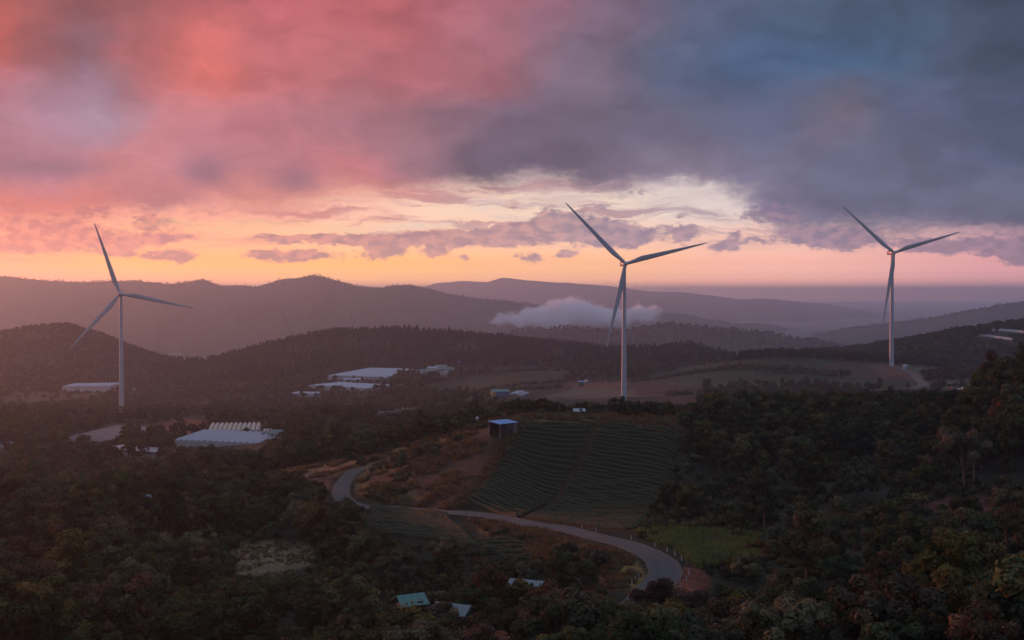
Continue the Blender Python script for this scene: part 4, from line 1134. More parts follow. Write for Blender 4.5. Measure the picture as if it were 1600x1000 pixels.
# ------------------------------------------------------------------ road posts and poles
def road_posts():
    side = []
    L = road_main
    for (px, py, D, s) in [(909,827,0,1),(931,832,0,1),(987,841,0,1),(1024,853,0,1),(1041,864,0,1),(1050,872,0,1),(1058,882,0,1),(1065,896,0,1),(1066,905,0,1),(1060,914,0,1),(736,805,0,-1),(780,816,0,-1),(800,820,0,-1),(868,832,0,-1),(991,896,0,-1),(990,906,0,-1),(989,915,0,-1)]:
        best = None
        for i in range(1, len(L) - 1):
            t = L[i + 1] - L[i - 1]; n = Vec((-t.y, t.x, 0)).normalized() * s
            q = L[i] + n * 3.55
            a = pix(q.x, q.y, q.z)
            d = math.hypot(a[0] - px, a[1] - py)
            if best is None or d < best[0]: best = (d, q)
        side.append((best[1], s))
    m1 = MB().box((0, 0, .3), (.13, .13, .8)); first = None
    cnt = {1: 0, -1: 0}
    for k, (q, s) in enumerate(side):
        nth = (['first'] + ORD[1:])[cnt[s]]; cnt[s] += 1
        loc = Vec((q.x, q.y, max(q.z, gz(q.x, q.y)) - .02))
        lb = ('short white post on the outer edge of the road bend, %s from the tea field' if s > 0 else 'short white post on the inner lower road edge, %s from the footpath end') % nth
        t = empty('road_post', loc, lb, 'road post', 'white road posts on the outer edge' if s > 0 else 'white road posts on the inner edge')
        if first is None:
            a = m1.build('shaft', M['white_paint'], t); b = MB().box((0, 0, .58), (.138, .138, .1)).build('band', M['car_red'], t); first = (a, b)
        else:
            for o in first: c = o.copy(); COL.objects.link(c); c.parent = t
        aa = pix(loc.x, loc.y, loc.z); protect([(aa[0] - 3, aa[1] - 9), (aa[0] + 3, aa[1] - 9), (aa[0] + 3, aa[1]), (aa[0] - 3, aa[1])], loc.y - 1)
def pole(px, py_top, py_base, D, label, mat, arm=True, r=.11):
    b = P(px, py_base, D); b.z = gz(b.x, b.y); top = P(px, py_top, D); h = top.z - b.z
    t = empty('utility_pole', b, label, 'utility pole')
    MB().tube([(0, 0, -.5), (0, 0, h)], [r, r * .62], 8).build('shaft', mat, t)
    if arm:
        a = MB().box((0, 0, h - .5), (1.5, .1, .12)).build('crossarm', M['dark_metal'], t)
        for x in (-.65, 0, .65): MB().tube([(x, 0, h - .44), (x, 0, h - .2)], .05, 6).build('insulator', M['white_paint'], a)
    protect([(px - 3, py_top), (px + 3, py_top), (px + 3, py_base - 12), (px - 3, py_base - 12)], D - 3)
    keepoff([b + Vec((-1, -3, 0)), b + Vec((1, -3, 0)), b + Vec((1, 1, 0)), b + Vec((-1, 1, 0))], 1)
road_posts()
pole(786, 903, 955, 184, 'thin pale pole beside the half-hidden dark house', M['concrete'], False, .09)
pole(460, 944, 990, 182, 'thin dark pole in the bushes at the bottom left of centre', M['dark_wood'], False, .07)
for px, t_, b_, D, lb in ((866,566,588,1450,'faint utility pole left of the big turbine under the pine ridge'),(946,582,608,1150,'faint utility pole just left of the big turbine tower'),(1027,571,590,1300,'faint utility pole just right of the big turbine tower'),(595,560,574,1640,'faint utility pole above the topmost greenhouse')):
    pole(px, t_, b_, D, lb, M['concrete'], True, .16)

# ------------------------------------------------------------------ tea hedges
def tea_mat():
    m, g, b = new_mat('tea_leaves')
    ge = g.node('ShaderNodeNewGeometry'); pos = ge.outputs['Position']; oi = g.node('ShaderNodeObjectInfo')
    n = g.noise(pos, 5, 5, .7); n2 = g.noise(pos, .35, 4, .6)
    c = g.ramp(n, [(.25, (.013, .018, .008)), (.5, (.025, .033, .013)), (.78, (.046, .054, .021))], 'LINEAR')
    c = g.mix(g.smooth(n2, .55, .75, 0, .5), c, (.042, .05, .026))
    g.put(b.inputs['Base Color'], c); b.inputs['Roughness'].default_value = .75; b.inputs['Specular IOR Level'].default_value = .2
    bp = g.node('ShaderNodeBump'); bp.inputs['Strength'].default_value = 1; bp.inputs['Distance'].default_value = .15
    g.put(bp.inputs['Height'], n); g.put(b.inputs['Normal'], bp.outputs[0])
    return m
M['tea'] = tea_mat()
def tea_row(a, b, label, group, w=.84, h=.9, gap=None):
    """a hedge from world point a to b, draped on the ground"""
    n = max(4, int((b - a).length / .45))
    prof = [(-.5, 0), (-.5, .45), (-.36, .86), (-.12, 1), (.14, 1), (.37, .84), (.5, .42), (.5, 0)]
    d = (b - a).normalized(); s = Vec((d.y, -d.x, 0)).normalized()
    V = []; Fq = []; k = len(prof); ph = rnd.random() * 99
    sx = np.array([a.x + (b.x - a.x) * i / n for i in range(n + 1)]); sy = np.array([a.y + (b.y - a.y) * i / n for i in range(n + 1)])
    sag = (fbm(sx / 9, sy / 9, 2, 71) - .5) * .6
    sx = sx + s.x * sag; sy = sy + s.y * sag
    z = hgt(sx, sy)
    for i in range(n + 1):
        big = .72 + .5 * rnd.random() * .5 + .16 * math.sin(i * .23 + ph)
        if i in (0, n): big *= .45
        for (x, y) in prof:
            jit = (rnd.random() - .5) * .2
            V.append((sx[i] + s.x * (x * w + jit * .6) - a.x, sy[i] + s.y * (x * w + jit * .6) - a.y, z[i] + (y * h * big + (jit * .8 if y > 0 else -.25)) - a.z))
    for i in range(n):
        for j in range(k - 1):
            q = i * k + j; Fq.append((q, q + 1, q + k + 1, q + k))
    o = link('tea_row', mesh_np('tea_row', V, Fq, M['tea'], True)); o.location = a
    tag(o, label, 'tea hedge', group)
def tea_block(lt, lb, rt, rb, D_lt, D_lb, D_rt, D_rb, n, label, group, skip=0.0):
    for i in range(n):
        t = i / (n - 1)
        def pt(p0, p1, d0, d1):
            D = d0 + (d1 - d0) * t
            a = P(*p0, d0); b = P(*p1, d1); q = a.lerp(b, t)
            return Vec((q.x, q.y, gz(q.x, q.y)))
        a = pt(lt, lb, D_lt, D_lb); b = pt(rt, rb, D_rt, D_rb)
        e0 = rnd.random() * .8; e1 = rnd.random() * .8
        d = (b - a).normalized(); a2 = a + d * e0; b2 = b - d * e1
        a2.z = gz(a2.x, a2.y)
        tea_row(a2, b2, label % ORD[i], group)
tea_block((818,662), (731,781), (936,667), (812,810), 309, 266, 309, 247.5, 27, 'hillside tea hedge left of the dirt footpath, %s row from the top', 'tea hedges left of the footpath')
tea_block((942,667), (820,812), (1066,684), (984,832), 309, 246.5, 298, 223, 38, 'hillside tea hedge right of the dirt footpath, %s row from the top', 'tea hedges right of the footpath')
tea_block((580,786), (562,832), (700,806), (752,854), 279, 246, 254, 219, 19, 'tea hedge on the lower field under the road, %s row from the top', 'tea hedges on the lower field')
tea_block((742,848), (748,872), (826,851), (838,880), 224, 203, 217, 199, 10, 'tea hedge on the small plot below the lower field, %s row down', 'tea hedges on the small plot')
protect([(818,660),(1066,680),(1066,690),(986,836),(905,828),(728,783)], 330)
protect([(585,784),(700,800),(770,845),(750,850),(640,842),(575,815)], 240)
protect([(740,846),(836,850),(838,866),(745,862)], 200)
protect([(366,853),(480,852),(486,878),(430,892),(372,888)], 228)
protect([(1000,834),(1180,838),(1170,862),(1060,862)], 203)
protect([(944,890),(985,870),(1006,892),(992,912),(955,912)], 180)
protect([(1066,894),(1100,900),(1092,916),(1068,914)], 176)
protect([(412,735),(470,722),(552,726),(555,740),(520,750),(450,750)], 322)
protect([(580,722),(700,690),(760,655),(815,655),(730,775),(640,790),(560,770)], 272)
protect([(805,650),(1062,646),(1062,690),(940,672),(812,664)], 340)
protect([(800,604),(1090,602),(1090,628),(880,628)], 930)
protect([(1080,560),(1440,560),(1440,608),(1080,610)], 900)
protect([(1340,600),(1525,600),(1525,609),(1340,609)], 860)
protect([(965,560),(985,560),(985,632),(965,632)], 960)
protect([(180,560),(198,560),(198,627),(180,627)], 1100)
for q in range(0, len(road_main) - 1):
    p = road_main[q]
    if 168.5 < p.y < 262 or 305 < p.y < 326:
        a = pix(p.x, p.y, p.z)
        wpx = 3.2 * F / p.y
        protect([(a[0] - wpx, a[1] - 4), (a[0] + wpx, a[1] - 4), (a[0] + wpx, a[1] + 4), (a[0] - wpx, a[1] + 4)], p.y - 3.5)
# ------------------------------------------------------------------ plants: prototypes
def leaf_cards(rng, centers, radii, per, size, tint_c, flat=.35, up=.25):
    """quads scattered over clump surfaces; returns verts, faces, tints"""
    n = len(centers); N = n * per
    ci = np.repeat(np.arange(n), per)
    d = rng.normal(size=(N, 3)); d[:, 2] += up; d /= np.linalg.norm(d, axis=1)[:, None]
    r = radii[ci][:, None] * (rng.random((N, 1)) ** .3) * np.array([1, 1, .8])
    c = centers[ci] + d * r
    nrm = d + rng.normal(size=(N, 3)) * .38; nrm[:, 2] += flat; nrm /= np.linalg.norm(nrm, axis=1)[:, None]
    ref = rng.normal(size=(N, 3)); a = np.cross(nrm, ref); a /= np.linalg.norm(a, axis=1)[:, None] + 1e-9
    b = np.cross(nrm, a)
    s = size * (.55 + .9 * rng.random((N, 1)))
    l = s * (1.0 + .5 * rng.random((N, 1)))
    V = np.stack([c - a * s * .5 - b * l * .12, c - b * l * .62 + nrm * s * .05, c + a * s * .5 + b * l * .05, c + b * l * .62 - nrm * s * .12], 1).reshape(-1, 3)
    Fq = np.arange(N * 4).reshape(N, 4)
    t = np.clip(tint_c[ci] + rng.normal(size=N) * .10, 0, 1)
    return V, Fq, t
def tube_np(pts, rad, n=6):
    mb = MB().tube(pts, rad, n, False)
    return np.array(mb.V), np.array(mb.F)
def limbs(rng, h, crown_base, targets, r0, n=6):
    V = []; Fq = []; off = 0
    def add(v, f):
        nonlocal off
        V.append(v); Fq.append(f + off); off += len(v)
    lean = rng.normal(size=2) * .05 * h
    top = h * .78
    pts = [(0, 0, -.5), (lean[0] * .2, lean[1] * .2, h * .2), (lean[0] * .6, lean[1] * .6, h * .5), (lean[0], lean[1], top)]
    add(*tube_np(pts, [r0 * 1.25, r0, r0 * .65, r0 * .18], n))
    for t in targets:
        z0 = crown_base * (.55 + .6 * rng.random()); f = min(1, z0 / top)
        p0 = np.array([lean[0] * f, lean[1] * f, z0]); mid = p0 * .45 + np.array(t) * .55; mid[2] += .04 * h * rng.normal()
        add(*tube_np([p0, mid, t], [r0 * .5, r0 * .3, r0 * .08], 5))
    return np.concatenate(V), np.concatenate(Fq)
def make_proto(kind, seed, leafm, barkm):
    """returns (trunk mesh, crown mesh, joined mesh, nominal height, nominal radius)"""
    rng = np.random.default_rng(seed)
    if kind == 'round':          # bushy rounded broadleaf, crown almost to the ground
        h, R = 7.0, 3.3; n = 42; per = 185; size = .245
        th = rng.random(n) * 6.283; ph = np.arccos(1 - 1.55 * rng.random(n)); rr = R * (.62 + .36 * rng.random(n) ** .6)
        c = np.stack([rr * np.sin(ph) * np.cos(th), rr * np.sin(ph) * np.sin(th), 3.4 + rr * 1.02 * np.cos(ph)], 1)
        rad = .6 + .6 * rng.random(n); base = 1.6
    elif kind == 'spread':       # wide uneven crown on a visible trunk
        h, R = 8.5, 3.9; n = 34; per = 150; size = .27
        th = rng.random(n) * 6.283; q = rng.random(n) ** .6 * R
        c = np.stack([q * np.cos(th), q * np.sin(th), 5.2 + 2.2 * rng.random(n) - .12 * q ** 1.3 + rng.normal(size=n) * .5], 1)
        rad = .55 + .55 * rng.random(n); base = 3.2
    elif kind == 'tall':         # loose upright tree
        h, R = 10.5, 2.8; n = 34; per = 135; size = .27
        z = 3.0 + 7.0 * rng.random(n); w = R * np.sqrt(np.clip(1 - ((z - 5.6) / 5.0) ** 2, .05, 1))
        th = rng.random(n) * 6.283; q = w * rng.random(n) ** .5
        c = np.stack([q * np.cos(th), q * np.sin(th), z], 1)
        rad = .6 + .6 * rng.random(n); base = 3.0
    elif kind == 'shrub':
        h, R = 2.4, 1.5; n = 12; per = 40; size = .26
        th = rng.random(n) * 6.283; q = rng.random(n) ** .6 * R * .8
        c = np.stack([q * np.cos(th), q * np.sin(th), .55 + 1.2 * rng.random(n) * (1 - (q / R) ** 2)], 1)
        rad = .42 + .3 * rng.random(n); base = .4
    elif kind == 'tuft':         # tall grass and reeds
        h, R = 1.5, 1.2; n = 0
    elif kind == 'pine':
        h, R = 13.0, 2.6; n = 26; per = 26; size = .75
        k = np.arange(n) / n; z = 3.2 + 9.4 * k; w = R * (1 - k) ** .8 * (.5 + .5 * rng.random(n)) + .15
        th = rng.random(n) * 6.283
        c = np.stack([w * np.cos(th), w * np.sin(th), z + rng.normal(size=n) * .2], 1)
        rad = .55 + .75 * (1 - k); base = 3.0
    elif kind == 'far':          # distant forest tree: few big faces
        h, R = 11.0, 3.6; n = 9; per = 12; size = 1.7
        th = rng.random(n) * 6.283; q = rng.random(n) ** .6 * R * .8
        c = np.stack([q * np.cos(th), q * np.sin(th), 5.0 + 4.5 * rng.random(n) * (1 - .5 * q / R)], 1)
        rad = 1.3 + .9 * rng.random(n); base = 3.0
    if kind == 'tuft':
        N = 90; th = rng.random(N) * 6.283; q = rng.random(N) ** .5 * R
        b0 = np.stack([q * np.cos(th), q * np.sin(th), np.zeros(N) - .1], 1)
        ln = (.6 + .9 * rng.random(N)); dr = rng.normal(size=(N, 2)) * .45
        tip = b0 + np.stack([dr[:, 0] * ln, dr[:, 1] * ln, ln], 1)
        sd = np.stack([np.cos(th + 1.3), np.sin(th + 1.3), np.zeros(N)], 1) * .07
        V = np.stack([b0 - sd, b0 + sd, (b0 + tip) / 2 + sd * .8 + [0, 0, .12], tip], 1).reshape(-1, 3)
        me = mesh_np('grass_tuft', V, np.arange(N * 4).reshape(N, 4), leafm); face_attr(me, 'tint', rng.random(N))
        return None, None, me, h, R
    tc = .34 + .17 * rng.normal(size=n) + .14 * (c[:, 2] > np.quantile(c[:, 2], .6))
    V, Fq, t = leaf_cards(rng, c, rad, per, size, tc)
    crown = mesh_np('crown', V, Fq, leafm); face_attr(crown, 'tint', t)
    targets = c[rng.choice(n, min(n, 7), replace=False)]
    r0 = {'round': .16, 'spread': .17, 'tall': .17, 'shrub': .05, 'pine': .17, 'far': .2}[kind]
    tv, tf = limbs(rng, h, base, targets if kind != 'pine' else targets[:2], r0)
    trunk = mesh_np('trunk', tv, tf, barkm, True)
    J = mesh_np('tree', np.concatenate([V, tv]), np.concatenate([Fq, tf + len(V)]), [leafm, barkm], False, np.concatenate([np.zeros(len(Fq)), np.ones(len(tf))]))
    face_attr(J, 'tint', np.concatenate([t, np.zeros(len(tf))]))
    return trunk, crown, J, h, R
PROTO = {}
for i, (look, lm) in enumerate((('dark', 'leaf_dark'), ('green', 'leaf_green'), ('olive', 'leaf_olive'), ('rust', 'leaf_rust'))):
    for j, kd in enumerate(('round', 'spread', 'tall', 'shrub')):
        PROTO[(kd, look)] = [make_proto(kd, 100 + i * 40 + j * 7 + s, M[lm], M['bark']) for s in range(2)]
PROTO[('pine', 'dark')] = [make_proto('pine', 500 + s, M['needle'], M['bark']) for s in range(3)]
PROTO[('far', 'dark')] = [make_proto('far', 600 + s, M['needle'], M['bark']) for s in range(3)]
M['dry_grass'] = leaf_mat('dry_grass', [(0, (.06, .05, .022)), (.5, (.14, .10, .042)), (1, (.27, .18, .075))], .3, .3)
M['lush_grass'] = leaf_mat('lush_grass', [(0, (.05, .075, .018)), (.5, (.11, .15, .035)), (1, (.19, .21, .055))], .25, .3)
PROTO[('tuft', 'dry')] = [make_proto('tuft', 700 + s, M['dry_grass'], None) for s in range(3)]
PROTO[('tuft', 'lush')] = [make_proto('tuft', 720 + s, M['lush_grass'], None) for s in range(3)]

def scatter(name, label, pts, protos):
    """one mass of plants nobody could count: points carrying instances. pts: x, y, z, scale, turn, index"""
    pts = np.asarray(pts, dtype=np.float32)
    me = bpy.data.meshes.new(name)
    me.vertices.add(len(pts)); me.vertices.foreach_set('co', pts[:, :3].ravel())
    for nm, k in (('psc', 3), ('prot', 4)):
        a = me.attributes.new(nm, 'FLOAT', 'POINT'); a.data.foreach_set('value', np.ascontiguousarray(pts[:, k]))
    a = me.attributes.new('pidx', 'INT', 'POINT'); a.data.foreach_set('value', np.ascontiguousarray(pts[:, 5]).astype(np.int32))
    o = tag(link(name, me), label, None, None, 'stuff')
    cl = bpy.data.collections.new(name + '_kinds')
    for i, mm in enumerate(protos):
        cl.objects.link(bpy.data.objects.new('%02d_%s' % (i, name), mm))
    ng = bpy.data.node_groups.new(name, 'GeometryNodeTree')
    ng.interface.new_socket('Geometry', in_out='INPUT', socket_type='NodeSocketGeometry')
    ng.interface.new_socket('Geometry', in_out='OUTPUT', socket_type='NodeSocketGeometry')
    N = ng.nodes; Lk = ng.links
    gi = N.new('NodeGroupInput'); go = N.new('NodeGroupOutput')
    ip = N.new('GeometryNodeInstanceOnPoints'); ci = N.new('GeometryNodeCollectionInfo')
    ci.inputs['Collection'].default_value = cl; ci.inputs['Separate Children'].default_value = True; ci.inputs['Reset Children'].default_value = True
    def attr(nm, t):
        n = N.new('GeometryNodeInputNamedAttribute'); n.data_type = t; n.inputs['Name'].default_value = nm; return n.outputs['Attribute']
    cx = N.new('ShaderNodeCombineXYZ'); Lk.new(attr('prot', 'FLOAT'), cx.inputs[2])
    Lk.new(gi.outputs[0], ip.inputs['Points']); Lk.new(ci.outputs[0], ip.inputs['Instance'])
    ip.inputs['Pick Instance'].default_value = True
    Lk.new(attr('pidx', 'INT'), ip.inputs['Instance Index'])
    Lk.new(cx.outputs[0], ip.inputs['Rotation']); Lk.new(attr('psc', 'FLOAT'), ip.inputs['Scale'])
    Lk.new(ip.outputs[0], go.inputs[0])
    md = o.modifiers.new('plants', 'NODES'); md.node_group = ng
    return o

# ------------------------------------------------------------------ where plants stand
def tmask(x, y):
    u = np.clip((np.asarray(x) / y - GU[0]) / (GU[1] - GU[0]), 0, NU - 1).round().astype(int)
    l = np.clip((np.log(y) - GL[0]) / (GL[1] - GL[0]), 0, ND - 1).round().astype(int)
    return TREEMASK[l, u]
def jitter_grid(D0, D1, umax, sp, seed):
    rng = np.random.default_rng(seed)
    ys = np.arange(D0, D1, sp); X = []; Yv = []
    for i, y in enumerate(ys):
        xs = np.arange(-umax * y - 5, umax * y + 5, sp) + (i % 2) * sp / 2
        X.append(xs + (rng.random(len(xs)) - .5) * sp * .85); Yv.append(y + (rng.random(len(xs)) - .5) * sp * .85)
    return np.concatenate(X), np.concatenate(Yv), rng
def hides(px, top, py, rpx, D):
    """would a plant hide something that must stay in view?"""
    x0 = int((px - rpx * .7) // 4); x1 = int((px + rpx * .7) // 4); y0 = int((top + (py - top) * .04) // 4); y1 = int(py // 4)
    if x1 < 0 or x0 > 399 or y1 < 0 or y0 > 249: return False
    s = PROT[max(0, y0):min(250, y1 + 1), max(0, x0):min(400, x1 + 1)]
    return bool((s > D + 2.5).any())
TREES = []      # dicts
def put(kind, look, x, y, scale, zone, force=False):
    z = gz(x, y)
    var = rnd.randrange(len(PROTO[(kind, look)]))
    _, _, _, h, R = PROTO[(kind, look)][var]
    px, py = pix(x, y, z); k = F / y
    for tries in range(3):
        if force or not hides(px, py - h * scale * k, py, R * scale * k, y): break
        scale *= .62
    else:
        return None
    t = dict(kind=kind, look=look, var=var, x=x, y=y, z=z, s=scale, rot=rnd.random() * 6.283, px=px, py=py, top=py - h * scale * k, h=h * scale, size=h * scale * k, zone=zone)
    TREES.append(t)
    return t
def pick(d):
    r = rnd.random() * sum(d.values())
    for k, v in d.items():
        r -= v
        if r <= 0: return k
    return k
# near woods, 90-640 m
X, Y, rng = jitter_grid(92, 640, .50, 6.0, 5)
TM = tmask(X, Y); Zs = hgt(X, Y); PXs, PYs = pix(X, Y, Zs)
clump = fbm(X / 34, Y / 34, 3, 41)
for x, y, tm, px, py, cl in zip(X, Y, TM, PXs, PYs, clump):
    if rnd.random() < tm or (cl < .37 and rnd.random() < .6): continue
    if px < -90 or px > 1690: continue
    if .3 < tm < .95:
        put('shrub', pick({'olive': .5, 'rust': .3, 'green': .2}), x, y, .6 + 1.0 * rnd.random() ** 1.5, 'left' if y > 240 else 'front')
        continue
    right = px > 1065 and y > 205
    if right:
        zone = 'slope'
        look = pick({'dark': .44, 'green': .40, 'olive': .12, 'rust': .04}); kind = pick({'round': .35, 'spread': .3, 'tall': .35})
        s = .5 + .85 * rnd.random() ** 1.4
        if y > 400: s *= .75
        if px > 1540 and 230 < y < 350: s = 1.0 + .45 * rnd.random()
        if cl < .42 and rnd.random() < .6: kind = 'shrub'; s = .9 + .8 * rnd.random()
        if 395 < y < 560 : s *= .6
    elif y < 240:
        zone = 'front'
        look = pick({'dark': .44, 'green': .16, 'olive': .26, 'rust': .14}); kind = pick({'round': .72, 'spread': .2, 'tall': .08})
        s = .68 + .75 * rnd.random()
        if px < 620 and py > 905 and cl < .5: s *= .5
        if cl < .44 and rnd.random() < .7: kind = 'shrub'; s = .7 + .7 * rnd.random()
    else:
        zone = 'left'
        look = pick({'dark': .46, 'green': .16, 'olive': .30, 'rust': .08}); kind = pick({'round': .6, 'spread': .28, 'tall': .12})
        s = .6 + .8 * rnd.random() ** 1.2
        if y > 330 and px > 540: s = min(s, .5 + .3 * rnd.random())
        if cl < .40 and rnd.random() < .5: kind = 'shrub'; s = 1.0 + .8 * rnd.random()
    put(kind, look, x, y, s, zone)
# singled-out trees: photo pixel of the foot, distance
SOLO = []
def solo(kind, look, px, py, D, h, label):
    p = hit(px, py, D * .72, D * 1.25); hp = PROTO[(kind, look)][0][3]
    t = put(kind, look, p.x, p.y, h / hp, 'solo', True)
    t['label'] = label; SOLO.append(t)
solo('round', 'dark', 190, 925, 205, 5.6, 'rounded dark tree standing alone before the open green patch at lower left')
solo('round', 'dark', 345, 980, 178, 7.2, 'big dark tree with a leathery speckled crown at the right of the lower left thicket')
solo('round', 'rust', 862, 998, 168, 7.4, 'big tree with rust-red leaf clusters down its left side, below the road bend')
solo('round', 'dark', 950, 1010, 162, 6.0, 'dark rounded tree covering the lower end of the road')
solo('round', 'rust', 1028, 1000, 160, 7.6, 'rust-tipped rounded tree just right of where the road disappears')
solo('round', 'rust', 1085, 1010, 158, 6.8, 'rust-tipped tree under the patch of red earth')
solo('round', 'olive', 570, 890, 222, 6.8, 'broad olive-yellow tree below the lower tea field')
solo('spread', 'olive', 700, 895, 215, 6.4, 'pale olive tree at the right end of the row below the lower tea field')
solo('round', 'dark', 620, 920, 208, 6.6, 'dark rounded tree in front of the olive ones below the lower tea field')
solo('round', 'rust', 520, 880, 228, 5.0, 'brownish tree right of the bare clearing')
solo('spread', 'olive', 812, 948, 186, 4.4, 'leafy olive tree half hiding the dark house beside the pale pole')
solo('round', 'green', 735, 962, 184, 4.6, 'green tree directly behind the pale-roofed house')
solo('round', 'rust', 690, 986, 172, 4.2, 'rust-tipped bush between the two roofs at the bottom centre')
solo('round', 'dark', 600, 992, 172, 4.6, 'dark bush left of the teal roof')
solo('round', 'dark', 455, 785, 300, 8.0, 'dark tree clump left of the upper road bend')
solo('spread', 'dark', 490, 800, 285, 7.0, 'dark spreading tree just below the upper road bend')
solo('round', 'olive', 1255, 634, 372, 5.4, 'yellowish rounded tree on the crest below the grassy rise')
solo('round', 'dark', 1345, 626, 365, 6.2, 'black-looking dense tree on the crest at the foot of the field')
solo('round', 'dark', 1372, 627, 366, 5.4, 'black-looking dense tree beside its larger twin on the crest')
solo('tall', 'dark', 1570, 660, 262, 16.5, 'tall dark tree reaching highest at the right edge')
solo('round', 'dark', 1545, 660, 270, 11.5, 'large dark rounded tree left of the tallest one at the right edge')
solo('spread', 'rust', 1590, 700, 250, 12.5, 'large brownish tree under the tallest tree at the right edge')
solo('spread', 'rust', 1508, 765, 246, 12.5, 'reddish-brown crown behind the bare pale trunk on the right slope')
solo('tall', 'green', 1296, 700, 292, 8.0, 'slender green tree with a rounded top in the middle of the right slope')
solo('tall', 'olive', 1385, 740, 268, 7.6, 'upright olive tree with orange leaves on the right slope')
solo('round', 'rust', 1195, 725, 290, 5.6, 'reddish rounded tree at the left of the right slope')
solo('round', 'dark', 1290, 880, 196, 6.4, 'dark dome-shaped tree in the middle of the gully on the right')
solo('spread', 'olive', 1090, 640, 350, 8.5, 'yellow-green tree where the wooded slope meets the tea field')
solo('round', 'olive', 915, 638, 420, 6.0, 'brownish spreading tree left of the big turbine base')
for hx, hy, hz, hw, hd, hh in FRONT:
    for f in (-.55, -.1, .35, .7):
        bx = hx + f * hw; by = hy - hd * .5 - 2.2 - rnd.random() * 1.4
        top = hz + hh * 1.02 + (hy - by) * (hz / hy) * .0
        put('round', rnd.choice(['dark', 'rust', 'olive', 'dark']), bx, by, max(.25, (top - gz(bx, by)) / 7.0 * (.9 + .25 * rnd.random())), 'front', True)
for k, (px, D) in enumerate([(968, 352), (985, 350), (1003, 349), (1014, 349), (1028, 350), (1043, 352)]):
    solo('round', 'dark', px, 653, D, 4.6 + (k == 0) * 1.2, 'dark bush in the row on the bank behind the tea field')
    SOLO[-1]['group'] = 'row of bushes behind the tea field'
# bare tree with pale limbs on the right slope
def bare_tree():
    p = P(1521, 770, 238); p.z = gz(p.x, p.y)
    t = empty('bare_tree', p, 'leafless tree with a pale forked trunk on the right slope', 'tree')
    MB().tube([(0, 0, -.5), (.1, 0, 3), (-.05, .1, 6), (-.25, 0, 10.5), (-.2, 0, 13)], [.18, .15, .12, .07, .02], 8).build('trunk', M['pale_bark'], t)
    for pts, r in (([(0, 0, 5.2), (1.0, .2, 6.8), (1.6, .1, 9.2), (1.45, 0, 12.0)], .13), ([(-.1, 0, 7), (-1.5, .2, 8.3), (-2.7, .1, 8.9)], .07), ([(-.1, 0, 6), (-1.3, -.3, 6.5), (-2.4, 0, 6.3)], .06),
                   ([(0, 0, 4.4), (-1.2, .3, 4.1), (-2.2, .2, 3.2)], .05), ([(1.3, .2, 7.8), (2.2, .3, 8.7)], .05), ([(-.2, 0, 9.5), (.6, 0, 11)], .05), ([(0, 0, 3.4), (-1.0, -.3, 2.9), (-1.9, -.2, 2.9)], .05)):
        MB().tube(pts, [r * .75 * (1 - .8 * k / (len(pts) - 1)) for k in range(len(pts))], 6).build('branch', M['pale_bark'], t)
    x0 = (1500, 655, 1545, 770)
    for q in [q for q in TREES if q['zone'] != 'solo' and abs(q['px'] - 1521) < 30 and q['y'] < 242 and q['top'] < 765 and q['py'] > 640]: TREES.remove(q)
bare_tree()

# mid valley, 640-1640 m: hedgerows and groves
MID = []
X, Y, rng = jitter_grid(640, 1640, .50, 8.0, 6)
TM = tmask(X, Y); Zs = hgt(X, Y); PXs, PYs = pix(X, Y, Zs)
cl = fbm(X / 70, Y / 150, 4, 43)
POOL_MID = [('round', 'dark'), ('spread', 'dark'), ('round', 'olive'), ('round', 'green'), ('tall', 'dark')]
for x, y, z, tm, px, py, c in zip(X, Y, Zs, TM, PXs, PYs, cl):
    if rnd.random() < tm: continue
    thr = .39 if px < 950 else .45
    if c < thr and rnd.random() < .8: continue
    kd = POOL_MID[min(4, int(rnd.random() ** 1.3 * 5))]; var = rnd.randrange(2)
    s = .45 + .55 * rnd.random()
    hh, RR = PROTO[kd][var][3:5]
    k = F / y
    if hides(px, py - hh * s * k, py, RR * s * k, y):
        s *= .45
        if hides(px, py - hh * s * k, py, RR * s * k, y): continue
    MID.append((x, y, z, s, rnd.random() * 6.283, POOL_MID.index(kd) * 2 + var))
# ridges of forest
def forest(poly, D0, D1, sp, seed, hscale, protos, list_, thin=0.0):
    X, Y, rng = jitter_grid(D0, D1, .56, sp, seed)
    Z = hgt(X, Y); px, py = pix(X, Y, Z)
    mk = inpoly(px, py, poly) & (rng.random(len(X)) > thin)
    for x, y, z, a in zip(X[mk], Y[mk], Z[mk], px[mk]):
        cl_ = float(fbm(np.array([x / 60]), np.array([y / 60]), 3, seed)[0])
        if cl_ < .36 and rnd.random() < .7: continue
        s = hscale * (.45 + .55 * rnd.random() + .7 * max(0, cl_ - .45))
        k = F / y; b = pix(x, y, z)[1]
        if hides(a, b - 11 * s * k, b, 3 * s * k, y): continue
        list_.append((x, y, z, s, rnd.random() * 6.283, rnd.randrange(protos)))
PINES = []; HILLW = []
forest([(230,600),(270,568),(330,558),(400,545),(470,528),(530,518),(620,520),(700,524),(850,536),(970,546),(1080,545),(1150,562),(1145,575),(1000,572),(800,573),(640,574),(520,580),(400,600),(300,612)], 1480, 1960, 7.5, 51, .95, 3, PINES)
forest([(-300,520),(0,515),(65,503),(130,508),(200,535),(275,562),(290,600),(200,606),(0,612),(-300,612)], 1480, 2150, 9.0, 52, .9, 3, HILLW)
forest([(1150,570),(1160,560),(1240,548),(1330,545),(1400,533),(1470,521),(1540,510),(1600,504),(1900,490),(1900,590),(1600,590),(1500,590),(1400,574),(1330,566),(1240,562)], 1180, 1800, 8.5, 53, .95, 3, HILLW)
